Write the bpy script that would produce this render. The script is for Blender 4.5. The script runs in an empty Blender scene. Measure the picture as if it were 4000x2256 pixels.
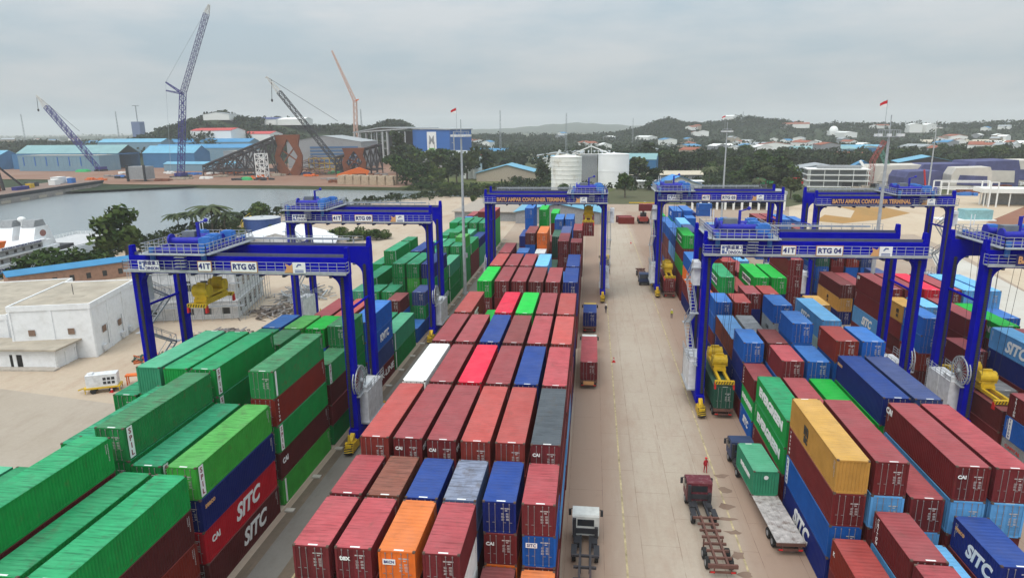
import bpy, math, random
from mathutils import Vector, Matrix
random.seed(7)
SC = bpy.context.scene
COL = SC.collection
R = math.radians

# ------------------------------------------------------------------ camera, sky, sun, exposure
CF, CYAW, CPIT, CROL, CH = 2601.45, 0.1209, 0.2368, -0.0098, 36.645
_f = Vector((-math.sin(CYAW)*math.cos(CPIT), math.cos(CYAW)*math.cos(CPIT), -math.sin(CPIT)))
_r0 = Vector((math.cos(CYAW), math.sin(CYAW), 0)); _u0 = _r0.cross(_f)
_r = _r0*math.cos(CROL)+_u0*math.sin(CROL); _u = -_r0*math.sin(CROL)+_u0*math.cos(CROL)
cam = bpy.data.cameras.new('camera'); camo = bpy.data.objects.new('camera', cam); COL.objects.link(camo)
camo.matrix_world = Matrix(((_r.x, _u.x, -_f.x, 0), (_r.y, _u.y, -_f.y, 0), (_r.z, _u.z, -_f.z, CH), (0, 0, 0, 1)))
cam.sensor_width = 36; cam.lens = 36*CF/4000; cam.clip_end = 40000; cam.clip_start = 0.5
SC.camera = camo
SUN_EL, SUN_AZ = R(58), R(205)
w = bpy.data.worlds.new('World'); SC.world = w; w.use_nodes = True
nt = w.node_tree; nd = nt.nodes; lk = nt.links; nd.clear()
wo = nd.new('ShaderNodeOutputWorld'); bg = nd.new('ShaderNodeBackground'); sky = nd.new('ShaderNodeTexSky')
sky.sky_type = 'NISHITA'; sky.sun_disc = False; sky.sun_elevation = SUN_EL; sky.sun_rotation = SUN_AZ
sky.air_density = 1.0; sky.dust_density = 3.0
tc = nd.new('ShaderNodeTexCoord'); mp = nd.new('ShaderNodeMapping'); mp.inputs['Scale'].default_value = (2.2, 2.2, 9.0)
ns = nd.new('ShaderNodeTexNoise'); ns.inputs['Scale'].default_value = 1.6; ns.inputs['Detail'].default_value = 7; ns.inputs['Roughness'].default_value = .55
rp = nd.new('ShaderNodeValToRGB')
rp.color_ramp.elements[0].position = .40; rp.color_ramp.elements[0].color = (5.0, 6.1, 6.75, 1)
rp.color_ramp.elements[1].position = .64; rp.color_ramp.elements[1].color = (6.9, 7.3, 7.5, 1)
mx = nd.new('ShaderNodeMix'); mx.data_type = 'RGBA'; mx.inputs[0].default_value = .86
lk.new(tc.outputs['Generated'], mp.inputs['Vector']); lk.new(mp.outputs[0], ns.inputs['Vector']); lk.new(ns.outputs['Fac'], rp.inputs[0])
lk.new(sky.outputs[0], mx.inputs[6]); lk.new(rp.outputs[0], mx.inputs[7]); 
sx_ = nd.new('ShaderNodeSeparateXYZ'); zr = nd.new('ShaderNodeMapRange'); zr.inputs[1].default_value = 0; zr.inputs[2].default_value = 1; zr.inputs[3].default_value = .82; zr.inputs[4].default_value = 2.5
lk.new(tc.outputs['Generated'], sx_.inputs[0]); lk.new(sx_.outputs[2], zr.inputs[0])
zm = nd.new('ShaderNodeVectorMath'); zm.operation = 'SCALE'; lk.new(mx.outputs[2], zm.inputs[0]); lk.new(zr.outputs[0], zm.inputs['Scale']); lk.new(zm.outputs[0], bg.inputs['Color'])
bg.inputs['Strength'].default_value = 0.075
lk.new(bg.outputs[0], wo.inputs['Surface'])
sl = bpy.data.lights.new('sun', 'SUN'); so = bpy.data.objects.new('sun', sl); COL.objects.link(so)
sl.energy = 1.5; sl.angle = R(45); sl.color = (1, .94, .86)
so.rotation_euler = (R(90)-SUN_EL, 0, math.pi-SUN_AZ)
SC.view_settings.view_transform = 'Standard'; SC.view_settings.look = 'None'; SC.view_settings.gamma = 1; SC.view_settings.exposure = 0.32
SC.cycles.max_bounces = 6; SC.cycles.volume_bounces = 2

# ------------------------------------------------------------------ helpers
def _ray(x, y):
    s = 4000/2576
    return _f + _r*((x*s-2000)/CF) - _u*((y*s-1128)/CF)
def G(x, y, z=0.0):
    d = _ray(x, y); t = (z-CH)/d.z; p = d*t; return Vector((p.x, p.y, z))
def AY(x, y, Y):
    d = _ray(x, y); t = Y/d.y; p = d*t; return Vector((p.x, p.y, CH+p.z))

class MB:
    def __init__(s): s.v = []; s.f = []; s.m = []; s.mi = 0
    def add(s, vs, fs):
        o = len(s.v); s.v += [tuple(a) for a in vs]
        for f in fs: s.f.append(tuple(i+o for i in f)); s.m.append(s.mi)
    def box(s, x0, x1, y0, y1, z0, z1):
        s.add([(x0,y0,z0),(x1,y0,z0),(x1,y1,z0),(x0,y1,z0),(x0,y0,z1),(x1,y0,z1),(x1,y1,z1),(x0,y1,z1)],
              [(0,3,2,1),(4,5,6,7),(0,1,5,4),(1,2,6,5),(2,3,7,6),(3,0,4,7)])
    def cbox(s, c, d): s.box(c[0]-d[0]/2, c[0]+d[0]/2, c[1]-d[1]/2, c[1]+d[1]/2, c[2]-d[2]/2, c[2]+d[2]/2)
    def quad(s, a, b, c, d): s.add([a,b,c,d], [(0,1,2,3)])
    def bar(s, p, q, a, b=None):
        b = b or a; p = Vector(p); q = Vector(q); d = (q-p)
        if d.length < 1e-6: return
        d.normalize(); up = Vector((0,0,1)) if abs(d.z) < .95 else Vector((0,1,0))
        x = d.cross(up).normalized(); y = x.cross(d)
        vs = []
        for e in (p, q):
            for sx, sy in ((-1,-1),(1,-1),(1,1),(-1,1)): vs.append(e+x*(sx*a/2)+y*(sy*b/2))
        s.add(vs, [(0,1,2,3),(7,6,5,4),(0,4,5,1),(1,5,6,2),(2,6,7,3),(3,7,4,0)])
    def tube(s, p, q, r, n=8, r2=None):
        r2 = r if r2 is None else r2
        p = Vector(p); q = Vector(q); d = (q-p).normalized(); up = Vector((0,0,1)) if abs(d.z) < .95 else Vector((0,1,0))
        x = d.cross(up).normalized(); y = x.cross(d); vs = []
        for e, rr in ((p, r), (q, r2)):
            for i in range(n):
                t = 2*math.pi*i/n; vs.append(e+x*(math.cos(t)*rr)+y*(math.sin(t)*rr))
        fs = [(i, i+n, (i+1)%n+n, (i+1)%n) for i in range(n)]
        fs += [tuple(range(n)), tuple(range(2*n-1, n-1, -1))]
        s.add(vs, fs)
    def prism(s, poly, axis, a, b):
        # poly: 2D outline; axis x -> (y,z), y -> (x,z), z -> (x,y)
        n = len(poly)
        def P(u, t):
            return {'x': (t, u[0], u[1]), 'y': (u[0], t, u[1]), 'z': (u[0], u[1], t)}[axis]
        s.add([P(u, a) for u in poly]+[P(u, b) for u in poly],
              [tuple(range(n)), tuple(range(2*n-1, n-1, -1))]+[(i, i+n, (i+1)%n+n, (i+1)%n) for i in range(n)])
    def ell(s, c, rx, ry, rz, nu=10, nv=6, v0=-90, v1=90):
        vs = []; fs = []
        for j in range(nv+1):
            b = R(v0+(v1-v0)*j/nv)
            for i in range(nu):
                a = 2*math.pi*i/nu
                vs.append((c[0]+rx*math.cos(a)*math.cos(b), c[1]+ry*math.sin(a)*math.cos(b), c[2]+rz*math.sin(b)))
        for j in range(nv):
            for i in range(nu): fs.append((j*nu+i, j*nu+(i+1)%nu, (j+1)*nu+(i+1)%nu, (j+1)*nu+i))
        s.add(vs, fs)
    def mesh(s, name, mats, smooth=False):
        me = bpy.data.meshes.new(name); me.from_pydata(s.v, [], s.f)
        if not isinstance(mats, (list, tuple)): mats = [mats]
        for m in mats: me.materials.append(m)
        if len(mats) > 1: me.polygons.foreach_set('material_index', s.m)
        if smooth: me.polygons.foreach_set('use_smooth', [True]*len(me.polygons))
        me.update(); return me
    def build(s, name, mats, parent=None, smooth=False):
        return link(name, s.mesh(name, mats, smooth), parent)

def link(name, data, parent=None):
    o = bpy.data.objects.new(name, data); COL.objects.link(o)
    if parent is not None: o.parent = parent
    return o
def tag(o, label=None, cat=None, group=None, kind=None):
    if label: o['label'] = label
    if cat: o['category'] = cat
    if group: o['group'] = group
    if kind: o['kind'] = kind
    return o
def thing(name, loc, label, cat, rz=0.0, group=None):
    o = link(name, None); o.location = loc; o.rotation_euler = (0, 0, rz)
    return tag(o, label, cat, group)
KIDS = {}
def copy_tree(o, parent=None):
    c = o.copy(); COL.objects.link(c)
    if parent is not None: c.parent = parent
    for ch in o.children: copy_tree(ch, c)
    return c

# ------------------------------------------------------------------ materials
MATS = {}
def mat(name, col, rough=.6, metal=0.0, var=.18, scale=1.5, dirt=None, dirt_amt=0.0, dscale=.6, bump=0.0, spec=.3):
    if name in MATS: return MATS[name]
    m = bpy.data.materials.new(name); m.use_nodes = True; t = m.node_tree; n = t.nodes; l = t.links
    b = n['Principled BSDF']; b.inputs['Roughness'].default_value = rough; b.inputs['Metallic'].default_value = metal
    b.inputs['Specular IOR Level'].default_value = spec
    co = n.new('ShaderNodeTexCoord'); oi = n.new('ShaderNodeObjectInfo')
    av = n.new('ShaderNodeVectorMath'); av.operation = 'ADD'; l.new(co.outputs['Object'], av.inputs[0]); l.new(oi.outputs['Location'], av.inputs[1])
    nz = n.new('ShaderNodeTexNoise'); nz.inputs['Scale'].default_value = scale; nz.inputs['Detail'].default_value = 5
    l.new(av.outputs[0], nz.inputs['Vector'])
    mr = n.new('ShaderNodeMapRange'); mr.inputs[1].default_value = .25; mr.inputs[2].default_value = .75
    mr.inputs[3].default_value = 1-var; mr.inputs[4].default_value = 1+var
    l.new(nz.outputs['Fac'], mr.inputs[0])
    mu = n.new('ShaderNodeVectorMath'); mu.operation = 'SCALE'; mu.inputs[0].default_value = col[:3]
    l.new(mr.outputs[0], mu.inputs['Scale'])
    out = mu.outputs[0]
    if dirt:
        n2 = n.new('ShaderNodeTexNoise'); n2.inputs['Scale'].default_value = dscale; n2.inputs['Detail'].default_value = 8; n2.inputs['Roughness'].default_value = .7
        l.new(av.outputs[0], n2.inputs['Vector'])
        r2 = n.new('ShaderNodeMapRange'); r2.inputs[1].default_value = .52; r2.inputs[2].default_value = .72; r2.inputs[4].default_value = dirt_amt
        l.new(n2.outputs['Fac'], r2.inputs[0])
        mi = n.new('ShaderNodeMix'); mi.data_type = 'RGBA'; l.new(r2.outputs[0], mi.inputs[0]); l.new(out, mi.inputs[6]); mi.inputs[7].default_value = (*dirt, 1)
        out = mi.outputs[2]
    l.new(out, b.inputs['Base Color'])
    if bump:
        bp = n.new('ShaderNodeBump'); bp.inputs['Strength'].default_value = bump; l.new(nz.outputs['Fac'], bp.inputs['Height']); l.new(bp.outputs[0], b.inputs['Normal'])
    MATS[name] = m; return m

def container_paint(name, col, roof=False, rust=.12):
    """weathered container paint: colour drift per container, vertical streaks, rust blooms, rubbed cross marks on roofs"""
    if name in MATS: return MATS[name]
    m = bpy.data.materials.new(name); m.use_nodes = True; t = m.node_tree; n = t.nodes; l = t.links
    b = n['Principled BSDF']; b.inputs['Roughness'].default_value = .6; b.inputs['Specular IOR Level'].default_value = .12
    co = n.new('ShaderNodeTexCoord'); oi = n.new('ShaderNodeObjectInfo')
    sc = n.new('ShaderNodeVectorMath'); sc.operation = 'MULTIPLY'; sc.inputs[1].default_value = (9.1, 7.3, 5.7); l.new(oi.outputs['Location'], sc.inputs[0])
    av = n.new('ShaderNodeVectorMath'); av.operation = 'ADD'; l.new(co.outputs['Object'], av.inputs[0]); l.new(sc.outputs[0], av.inputs[1])
    def noise(scale, stretch, det=4, rough=.6):
        mp = n.new('ShaderNodeMapping'); mp.inputs['Scale'].default_value = stretch; l.new(av.outputs[0], mp.inputs['Vector'])
        q = n.new('ShaderNodeTexNoise'); q.inputs['Scale'].default_value = scale; q.inputs['Detail'].default_value = det; q.inputs['Roughness'].default_value = rough
        l.new(mp.outputs[0], q.inputs['Vector']); return q.outputs['Fac']
    def rng(sock, a, b_, c, d):
        r = n.new('ShaderNodeMapRange'); r.inputs[1].default_value = a; r.inputs[2].default_value = b_; r.inputs[3].default_value = c; r.inputs[4].default_value = d
        l.new(sock, r.inputs[0]); return r.outputs[0]
    def mixc(fac, a, bcol):
        i = n.new('ShaderNodeMix'); i.data_type = 'RGBA'; l.new(fac, i.inputs[0]); l.new(a, i.inputs[6]); i.inputs[7].default_value = (*bcol, 1); return i.outputs[2]
    drift = rng(oi.outputs['Random'], 0, 1, .84, 1.16)
    v1 = rng(noise(.8, (1, 1, 1)), .3, .7, .88, 1.12)
    mm = n.new('ShaderNodeMath'); mm.operation = 'MULTIPLY'; l.new(drift, mm.inputs[0]); l.new(v1, mm.inputs[1])
    s1 = n.new('ShaderNodeVectorMath'); s1.operation = 'SCALE'; s1.inputs[0].default_value = col; l.new(mm.outputs[0], s1.inputs['Scale'])
    out = s1.outputs[0]
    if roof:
        # sun-bleached top, its lit tone partly painted into the colour, with scuffs that run across the box, and blotches of grime
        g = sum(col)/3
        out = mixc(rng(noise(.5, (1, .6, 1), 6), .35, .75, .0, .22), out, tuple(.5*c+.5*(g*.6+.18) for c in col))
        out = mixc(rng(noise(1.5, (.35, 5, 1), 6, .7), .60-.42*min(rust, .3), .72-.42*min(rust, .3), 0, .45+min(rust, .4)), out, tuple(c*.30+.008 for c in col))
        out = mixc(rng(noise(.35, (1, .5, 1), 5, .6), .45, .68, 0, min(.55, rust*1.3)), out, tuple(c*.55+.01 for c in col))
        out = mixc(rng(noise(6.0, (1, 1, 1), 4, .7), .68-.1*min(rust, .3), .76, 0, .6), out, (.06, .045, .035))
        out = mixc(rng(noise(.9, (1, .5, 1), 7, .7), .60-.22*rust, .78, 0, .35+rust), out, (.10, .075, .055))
    else:
        out = mixc(rng(noise(1.2, (3.0, 3.0, .22), 6, .7), .60-.3*min(rust, .3), .8, 0, .55), out, tuple(c*.5+.02 for c in col))
        out = mixc(rng(noise(1.3, (1, 1, .8), 8, .72), .64-.2*rust, .80, 0, .75), out, (.13, .06, .03))
    l.new(out, b.inputs['Base Color'])
    MATS[name] = m; return m

def flat(name, col, rough=.6, emit=0):
    return mat(name, col, rough, var=.05)
M_WHITE = mat('white_marking', (.78, .78, .76), .6, var=.06)
M_STEEL = mat('galvanised_steel', (.36, .38, .40), .5, .35, dirt=(.2, .15, .1), dirt_amt=.25)
M_DARK = mat('dark_steel', (.035, .035, .04), .6)
M_TYRE = mat('rubber', (.022, .022, .022), .85)
M_BLUE = mat('crane_blue', (.001, .002, .34), .6, var=.14, scale=.7, dirt=(.02, .022, .2), dirt_amt=.35, spec=.03)
M_LBLUE = mat('motor_blue', (.04, .17, .50), .5)
M_YEL = mat('machine_yellow', (.62, .40, .02), .5, dirt=(.12, .08, .03), dirt_amt=.5, dscale=1.2)
M_SIGN = mat('sign_white', (.80, .80, .78), .5, var=.03)
M_SIGNB = mat('sign_border', (.45, .22, .08), .5, var=.05)
M_NAVYTXT = mat('navy_lettering', (.02, .025, .16), .5, var=.03)
M_ORTXT = mat('orange_lettering', (.62, .33, .14), .5, var=.05)
M_ORANGE = mat('orange_paint', (.72, .15, .02), .5)
M_RED = mat('red_paint', (.55, .02, .02), .5)
M_GLASS = mat('dark_glass', (.02, .025, .03), .12, var=.05, spec=.6)
M_HANDRAIL = mat('rail_grey', (.38, .40, .42), .5, .2)
M_EHOUSE = mat('ehouse_white', (.68, .69, .70), .5, dirt=(.3, .28, .25), dirt_amt=.4)
M_BLACK = mat('black_paint', (.02, .02, .02), .5)

# ------------------------------------------------------------------ lettering (turned into mesh)
TXT = {}
def text_mesh(s, size, m, bold=0.0, shear=0.0, depth=.012, width=None):
    k = (s, size, m.name, bold, shear, width)
    if k in TXT: return TXT[k]
    c = bpy.data.curves.new('lettering', 'FONT'); c.body = s; c.size = size; c.align_x = 'CENTER'; c.align_y = 'CENTER'
    c.offset = bold*size; c.shear = shear; c.extrude = depth; c.resolution_u = 3
    o = bpy.data.objects.new('lettering', c); COL.objects.link(o)
    bpy.context.view_layer.update()
    me = bpy.data.meshes.new_from_object(o.evaluated_get(bpy.context.evaluated_depsgraph_get()))
    bpy.data.objects.remove(o); bpy.data.curves.remove(c)
    if width and len(me.vertices):
        xs = [v.co.x for v in me.vertices]; a = max(xs)-min(xs)
        k_ = width/max(a, 1e-6); cx = (max(xs)+min(xs))/2
        if width > 0: 
            for v in me.vertices: v.co.x = (v.co.x-cx)*k_
    me.materials.clear(); me.materials.append(m); me.name = 'lettering'
    TXT[k] = me; return me
ROT = {'R': (R(90), 0, R(90)), 'L': (R(90), 0, R(-90)), 'F': (R(90), 0, 0), 'B': (R(90), 0, R(180))}
def letter(parent, s, size, m, face, loc, name='lettering', **k):
    o = link(name, text_mesh(s, size, m, **k), parent); o.location = loc; o.rotation_euler = ROT[face]; return o

# ------------------------------------------------------------------ containers
# code: (name used in labels, side colour, roof colour or None, rust); lit tops and dimmer sides are partly put into these colours
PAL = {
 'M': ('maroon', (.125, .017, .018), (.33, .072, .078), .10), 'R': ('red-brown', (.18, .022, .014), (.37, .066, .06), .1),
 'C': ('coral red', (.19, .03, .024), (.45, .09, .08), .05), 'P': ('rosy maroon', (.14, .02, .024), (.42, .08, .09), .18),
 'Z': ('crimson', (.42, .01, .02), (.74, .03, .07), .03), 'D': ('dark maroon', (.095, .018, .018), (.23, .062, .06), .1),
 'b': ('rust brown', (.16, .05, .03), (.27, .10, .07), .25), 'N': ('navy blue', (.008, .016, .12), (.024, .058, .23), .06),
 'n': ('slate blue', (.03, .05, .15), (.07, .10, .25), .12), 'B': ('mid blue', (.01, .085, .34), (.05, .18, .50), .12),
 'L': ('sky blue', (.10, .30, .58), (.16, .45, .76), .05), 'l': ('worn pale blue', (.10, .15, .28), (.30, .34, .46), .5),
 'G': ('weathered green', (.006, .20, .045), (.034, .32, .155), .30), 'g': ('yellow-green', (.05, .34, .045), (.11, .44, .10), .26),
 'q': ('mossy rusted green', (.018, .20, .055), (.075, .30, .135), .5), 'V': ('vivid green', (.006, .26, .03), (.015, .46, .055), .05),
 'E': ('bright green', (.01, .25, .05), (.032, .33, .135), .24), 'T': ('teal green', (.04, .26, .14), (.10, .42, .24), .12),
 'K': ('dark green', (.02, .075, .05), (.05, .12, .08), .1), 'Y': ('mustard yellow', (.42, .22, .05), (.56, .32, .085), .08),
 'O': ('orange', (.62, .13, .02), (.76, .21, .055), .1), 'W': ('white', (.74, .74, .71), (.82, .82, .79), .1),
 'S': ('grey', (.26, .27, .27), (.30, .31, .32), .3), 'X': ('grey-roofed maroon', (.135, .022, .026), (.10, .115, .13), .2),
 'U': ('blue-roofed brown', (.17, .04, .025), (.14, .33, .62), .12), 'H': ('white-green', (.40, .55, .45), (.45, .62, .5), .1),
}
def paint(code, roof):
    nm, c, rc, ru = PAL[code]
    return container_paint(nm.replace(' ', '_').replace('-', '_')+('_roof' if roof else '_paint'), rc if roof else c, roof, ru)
M_ROD = mat('rod_grey', (.24, .21, .21), .6)
M_CODE = mat('code_white', (.46, .43, .42), .7, var=.3, scale=8)
M_CAST = mat('corner_casting', (.10, .065, .05), .8, var=.4)
WD = 2.438
CM = {}
def cont_meshes(L, H, code, detail):
    k = (L, round(H, 3), code, detail)
    if k in CM: return CM[k]
    b = MB(); hw = WD/2; hl = L/2; p = .16
    # frame
    for sx in (-1, 1):
        for sy in (-1, 1):
            x0, x1 = sorted((sx*hw, sx*(hw-p))); y0, y1 = sorted((sy*hl, sy*(hl-p)))
            b.box(x0, x1, y0, y1, .0, H-.002)
        x0, x1 = sorted((sx*hw, sx*(hw-.09)))
        b.box(x0, x1, -hl+p, hl-p, H-.13, H-.035); b.box(x0, x1, -hl+p, hl-p, .03, .19)
    for sy in (-1, 1):
        y0, y1 = sorted((sy*hl, sy*(hl-.1)))
        b.box(-hw+p, hw-p, y0, y1, H-.15, H-.015); b.box(-hw+p, hw-p, y0, y1, .02, .17)
    # corrugated sides
    per = .2785; n = max(4, int((L-2*p)/per)); st = (L-2*p)/n
    def corr(a0, n, st, dpt):
        pts = []
        for i in range(n):
            y = a0+i*st
            pts += [(y, 0), (y+st*.26, 0), (y+st*.5, dpt), (y+st*.76, dpt)]
        pts.append((a0+n*st, 0)); return pts
    prof = corr(-hl+p, n, st, .045)
    for sx in (-1, 1):
        vs = []
        for y, d in prof: vs += [(sx*(hw-.02-d), y, .19), (sx*(hw-.02-d), y, H-.13)]
        fs = [(2*i, 2*i+2, 2*i+3, 2*i+1) if sx > 0 else (2*i, 2*i+1, 2*i+3, 2*i+2) for i in range(len(prof)-1)]
        b.add(vs, fs)
    # corrugated blind end at +Y
    prof = corr(-hw+p, 8, (WD-2*p)/8, .05); vs = []
    for x, d in prof: vs += [(x, hl-.02-d, .17), (x, hl-.02-d, H-.15)]
    b.add(vs, [(2*i, 2*i+1, 2*i+3, 2*i+2) for i in range(len(prof)-1)])
    # floor
    b.quad((-hw+.1, -hl+.1, .1), (-hw+.1, hl-.1, .1), (hw-.1, hl-.1, .1), (hw-.1, -hl+.1, .1))
    # roof: shallow ribs across the box
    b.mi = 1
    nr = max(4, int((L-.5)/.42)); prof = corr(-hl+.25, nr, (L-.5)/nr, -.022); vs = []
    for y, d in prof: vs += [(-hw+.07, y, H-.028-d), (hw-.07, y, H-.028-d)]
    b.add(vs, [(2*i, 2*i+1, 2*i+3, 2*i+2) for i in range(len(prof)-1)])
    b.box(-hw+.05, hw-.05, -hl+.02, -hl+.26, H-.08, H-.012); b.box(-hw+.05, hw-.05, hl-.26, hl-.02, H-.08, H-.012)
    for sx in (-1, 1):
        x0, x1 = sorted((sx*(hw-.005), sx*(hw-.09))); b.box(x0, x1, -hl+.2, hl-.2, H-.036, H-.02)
    b.mi = 2
    for sx in (-1, 1):
        for sy in (-1, 1):
            x0, x1 = sorted((sx*(hw+.003), sx*(hw-.17))); y0, y1 = sorted((sy*(hl+.003), sy*(hl-.175))); b.box(x0, x1, y0, y1, H-.115, H+.003); b.box(x0, x1, y0, y1, -.001, .115)
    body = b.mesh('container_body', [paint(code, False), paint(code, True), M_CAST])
    # door leaf
    d = MB(); zt = H-.16
    d.box(0, WD/2-p-.012, -.03, .02, .18, zt)
    for i in range(4):
        z = .32+i*(zt-.45)/4; d.box(.12, WD/2-p-.12, -.048, -.029, z, z+(zt-.45)/4*.45)
    door = d.mesh('door', [paint(code, False)])
    r = MB()
    for x in (.30, .74):
        r.tube((x, -.075, .12), (x, -.075, H-.1), .02, 6)
        for z in (.16, H-.18): r.cbox((x, -.06, z), (.08, .05, .07))
        r.bar((x, -.095, H*.36), (x+.2, -.095, H*.36), .022, .03)
    rods = r.mesh('locking_rods', [M_ROD])
    CM[k] = (body, door, rods); return CM[k]
MARKS = []
def mark_mesh(seed):
    """rows of small stencilled code panels, too small to read at this distance"""
    rr = random.Random(seed); q = MB()
    def d(x, z, wd, h): q.quad((x, -.056, z), (x+wd, -.056, z), (x+wd, -.056, z+h), (x, -.056, z+h))
    z = 2.0
    d(.12, z, .24, .09); d(.40, z, .30, .09); d(.74, z, .05, .09); d(.42, z-.16, .18, .08)
    z -= .38
    for i in range(6):
        d(.14+rr.random()*.03, z, .16+rr.random()*.06, .045); d(.48+rr.random()*.03, z, .2, .045); z -= .13 if i % 2 else .09
    return q.mesh('marking', [M_CODE])
for s_ in range(4): MARKS.append(mark_mesh(s_))

BLOCKS = {'a': 'green block', 'b': 'middle block',
          'c': 'block across the road', 'd': 'quayside block'}
BX = {'a': [-32.51-2.9*i for i in range(6)], 'b': [-19.10+2.8966*i for i in range(6)],
      'c': [19.2+2.85*i for i in range(6)], 'd': [46.2+2.87*i for i in range(6)]}
ORD = 'first second third fourth fifth sixth seventh eighth ninth tenth eleventh twelfth thirteenth fourteenth fifteenth sixteenth seventeenth eighteenth nineteenth twentieth'.split()
# each line: block column Y size topZ tiers(top first; missing ones filled in)
S2, S4 = 6.058, 12.192
STK = []
def st(block, c, Y, size, top, tiers, dx=0.0): STK.append((block, c, Y, size, top, tiers, dx))
def row(block, Y, size, top, codes, n=4):
    for c, k in enumerate(codes):
        if k != '-': st(block, c, Y, size, top, k+'?'*(n-1))
# ---- middle block
st('b', 0, 30.1, S2, 7.77, 'T??')
st('b', 0, 36.45, S2, 10.36, 'PDMG'); st('b', 1, 36.45, S2, 10.36, 'PMNM'); st('b', 2, 36.45, S2, 10.36, 'OMNM'); st('b', 3, 36.45, S2, 10.36, 'PWWM')
st('b', 4, 36.45, S2, 5.18, 'DO'); st('b', 5, 36.45, S2, 5.18, 'OM')
st('b', 0, 42.83, S2, 10.36, 'PMMM'); st('b', 1, 42.83, S2, 10.36, 'bMNM'); st('b', 2, 42.83, S2, 10.36, 'NMMB'); st('b', 3, 42.83, S2, 10.36, 'lnMM')
st('b', 4, 42.83, S2, 10.36, 'NMOM'); st('b', 5, 42.83, S2, 10.36, 'PBDM')
for c, k in enumerate(('CMMM', 'MMDM', 'MMMD', 'CRMM', 'CRMM', 'XMLM')): st('b', c, 49.70, S4, 11.58, k)
for c, k in enumerate(('WMMM', 'MDMM', 'ZMMM', 'MMMD', 'NMMM', 'PMLM')): st('b', c, 62.60, S4, 11.58, k)
for c, k in enumerate(('MMMM', 'MMDM', 'NMMM', 'DMMM', 'PMMM', 'CMMN')): st('b', c, 75.80, S4, 11.58, k)
for c, k in enumerate(('CMMM', None, 'ZMMM', 'VMMM', 'MMDM', 'CMNM')):
    if k: st('b', c, 88.96, S4, 11.58, k)
st('b', 1, 88.96, S4, 8.6, 'VM?')
for c, k in enumerate(('VMMM', 'MMDM', 'MMMD', 'DMMM', 'MMMM', 'NNMM')): st('b', c, 108.5, S4, 11.58, k)
for c, k in enumerate(('CMM?', 'MMM?', 'MDM?', 'LLM?', None, 'NMM?')):
    if k: st('b', c, 121.75, S4, 11.58, k)
st('b', 4, 121.75, S4, 5.8, 'R?')
st('b', 0, 134.9, S4, 11.58, 'MMM?'); st('b', 1, 141.6, S2, 10.36, 'B???'); st('b', 2, 155.0, S2, 7.77, 'WM?'); st('b', 4, 134.9, S4, 5.2, 'BM'); st('b', 5, 134.9, S4, 8.69, 'MM?')
st('b', 4, 148.6, S4, 11.8, 'MMMM'); st('b', 5, 148.2, S2, 11.58, 'MMM?'); st('b', 3, 148.6, S4, 5.2, 'K?')
st('b', 1, 161.4, S4, 11.58, 'DBM?'); st('b', 2, 161.4, S4, 11.58, 'OOM?'); st('b', 4, 161.6, S4, 11.58, 'nLM?'); st('b', 5, 165.0, S4, 11.8, 'MMM?')
st('b', 0, 174.5, S4, 8.69, 'NM?'); st('b', 3, 174.5, S4, 8.69, 'KK?')
st('b', 0, 190.0, S4, 14.3, 'BBBN?'); st('b', 3, 186.7, S4, 11.6, 'BNM?'); st('b', 4, 187.3, S4, 11.6, 'BBM?'); st('b', 2, 187, S4, 5.2, 'M?')
st('b', 1, 204.6, S4, 12.2, 'VVM?'); st('b', 2, 217, S4, 9.5, 'V??')
# ---- green block
st('a', 0, 30.2, S4, 11.4, 'EDRM'); st('a', 1, 30.2, S4, 11.4, 'EMMM'); st('a', 2, 30.2, S4, 14.25, 'EMMMM'); st('a', 3, 30.2, S4, 11.4, 'G???'); st('a', 4, 30.2, S4, 11.4, 'EG??'); st('a', 5, 30.2, S4, 11.3, 'TG??')
st('a', 0, 43.55, S4, 11.35, 'gNZD'); st('a', 1, 43.55, S4, 11.35, 'GGG?'); st('a', 2, 43.9, S4, 14.25, 'qGGG?'); st('a', 3, 43.55, S4, 12.9, 'GG???')
st('a', 0, 56.85, S4, 14.25, 'qREDg'); st('a', 1, 56.85, S4, 5.7, 'G?'); st('a', 2, 56.75, S4, 14.3, 'EGG??'); st('a', 3, 56.75, S4, 14.3, 'EGG??'); st('a', 4, 56.75, S4, 14.3, 'TGG??'); st('a', 5, 56.75, S4, 11.3, 'GG??')
st('a', 0, 70.1, S2, 10.15, 'qDMG'); st('a', 1, 70.1, S2, 5.7, 'N?'); st('a', 2, 70.1, S2, 12.4, 'q????'); st('a', 3, 70.1, S2, 12.4, 'G????')
st('a', 0, 76.3, S2, 12.9, 'qGG??'); st('a', 1, 76.3, S2, 12.5, 'VBG??'); st('a', 2, 76.3, S2, 12.5, 'gG???'); st('a', 3, 76.3, S2, 12.5, 'BN???')
st('a', 0, 82.85, S4, 11.45, 'BBnM'); st('a', 1, 82.85, S4, 11.6, 'CM??'); st('a', 2, 82.85, S4, 11.6, 'MM??'); st('a', 3, 82.85, S4, 8.9, 'RM?')
st('a', 0, 95.45, S4, 6.0, 'TG'); st('a', 1, 95.45, S4, 6.0, 'GG'); st('a', 2, 95.45, S4, 6.0, 'G?')
st('a', 0, 109.2, S2, 2.6, 'B'); st('a', 1, 109.2, S2, 7.6, 'DBG'); st('a', 0, 115.5, S2, 7.6, 'nGB'); st('a', 2, 115.4, S2, 7.6, 'GGG'); st('a', 3, 115.4, S2, 7.6, 'GG?'); st('a', 4, 115.4, S2, 7.6, 'TG?')
st('a', 0, 122.7, S4, 11.4, 'NEGG'); st('a', 1, 122.7, S4, 11.4, 'GgGG'); st('a', 2, 122.7, S4, 11.4, 'GGGG'); st('a', 3, 122.7, S4, 5.7, 'G?'); st('a', 4, 122.7, S4, 8.5, 'GG?')
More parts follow.
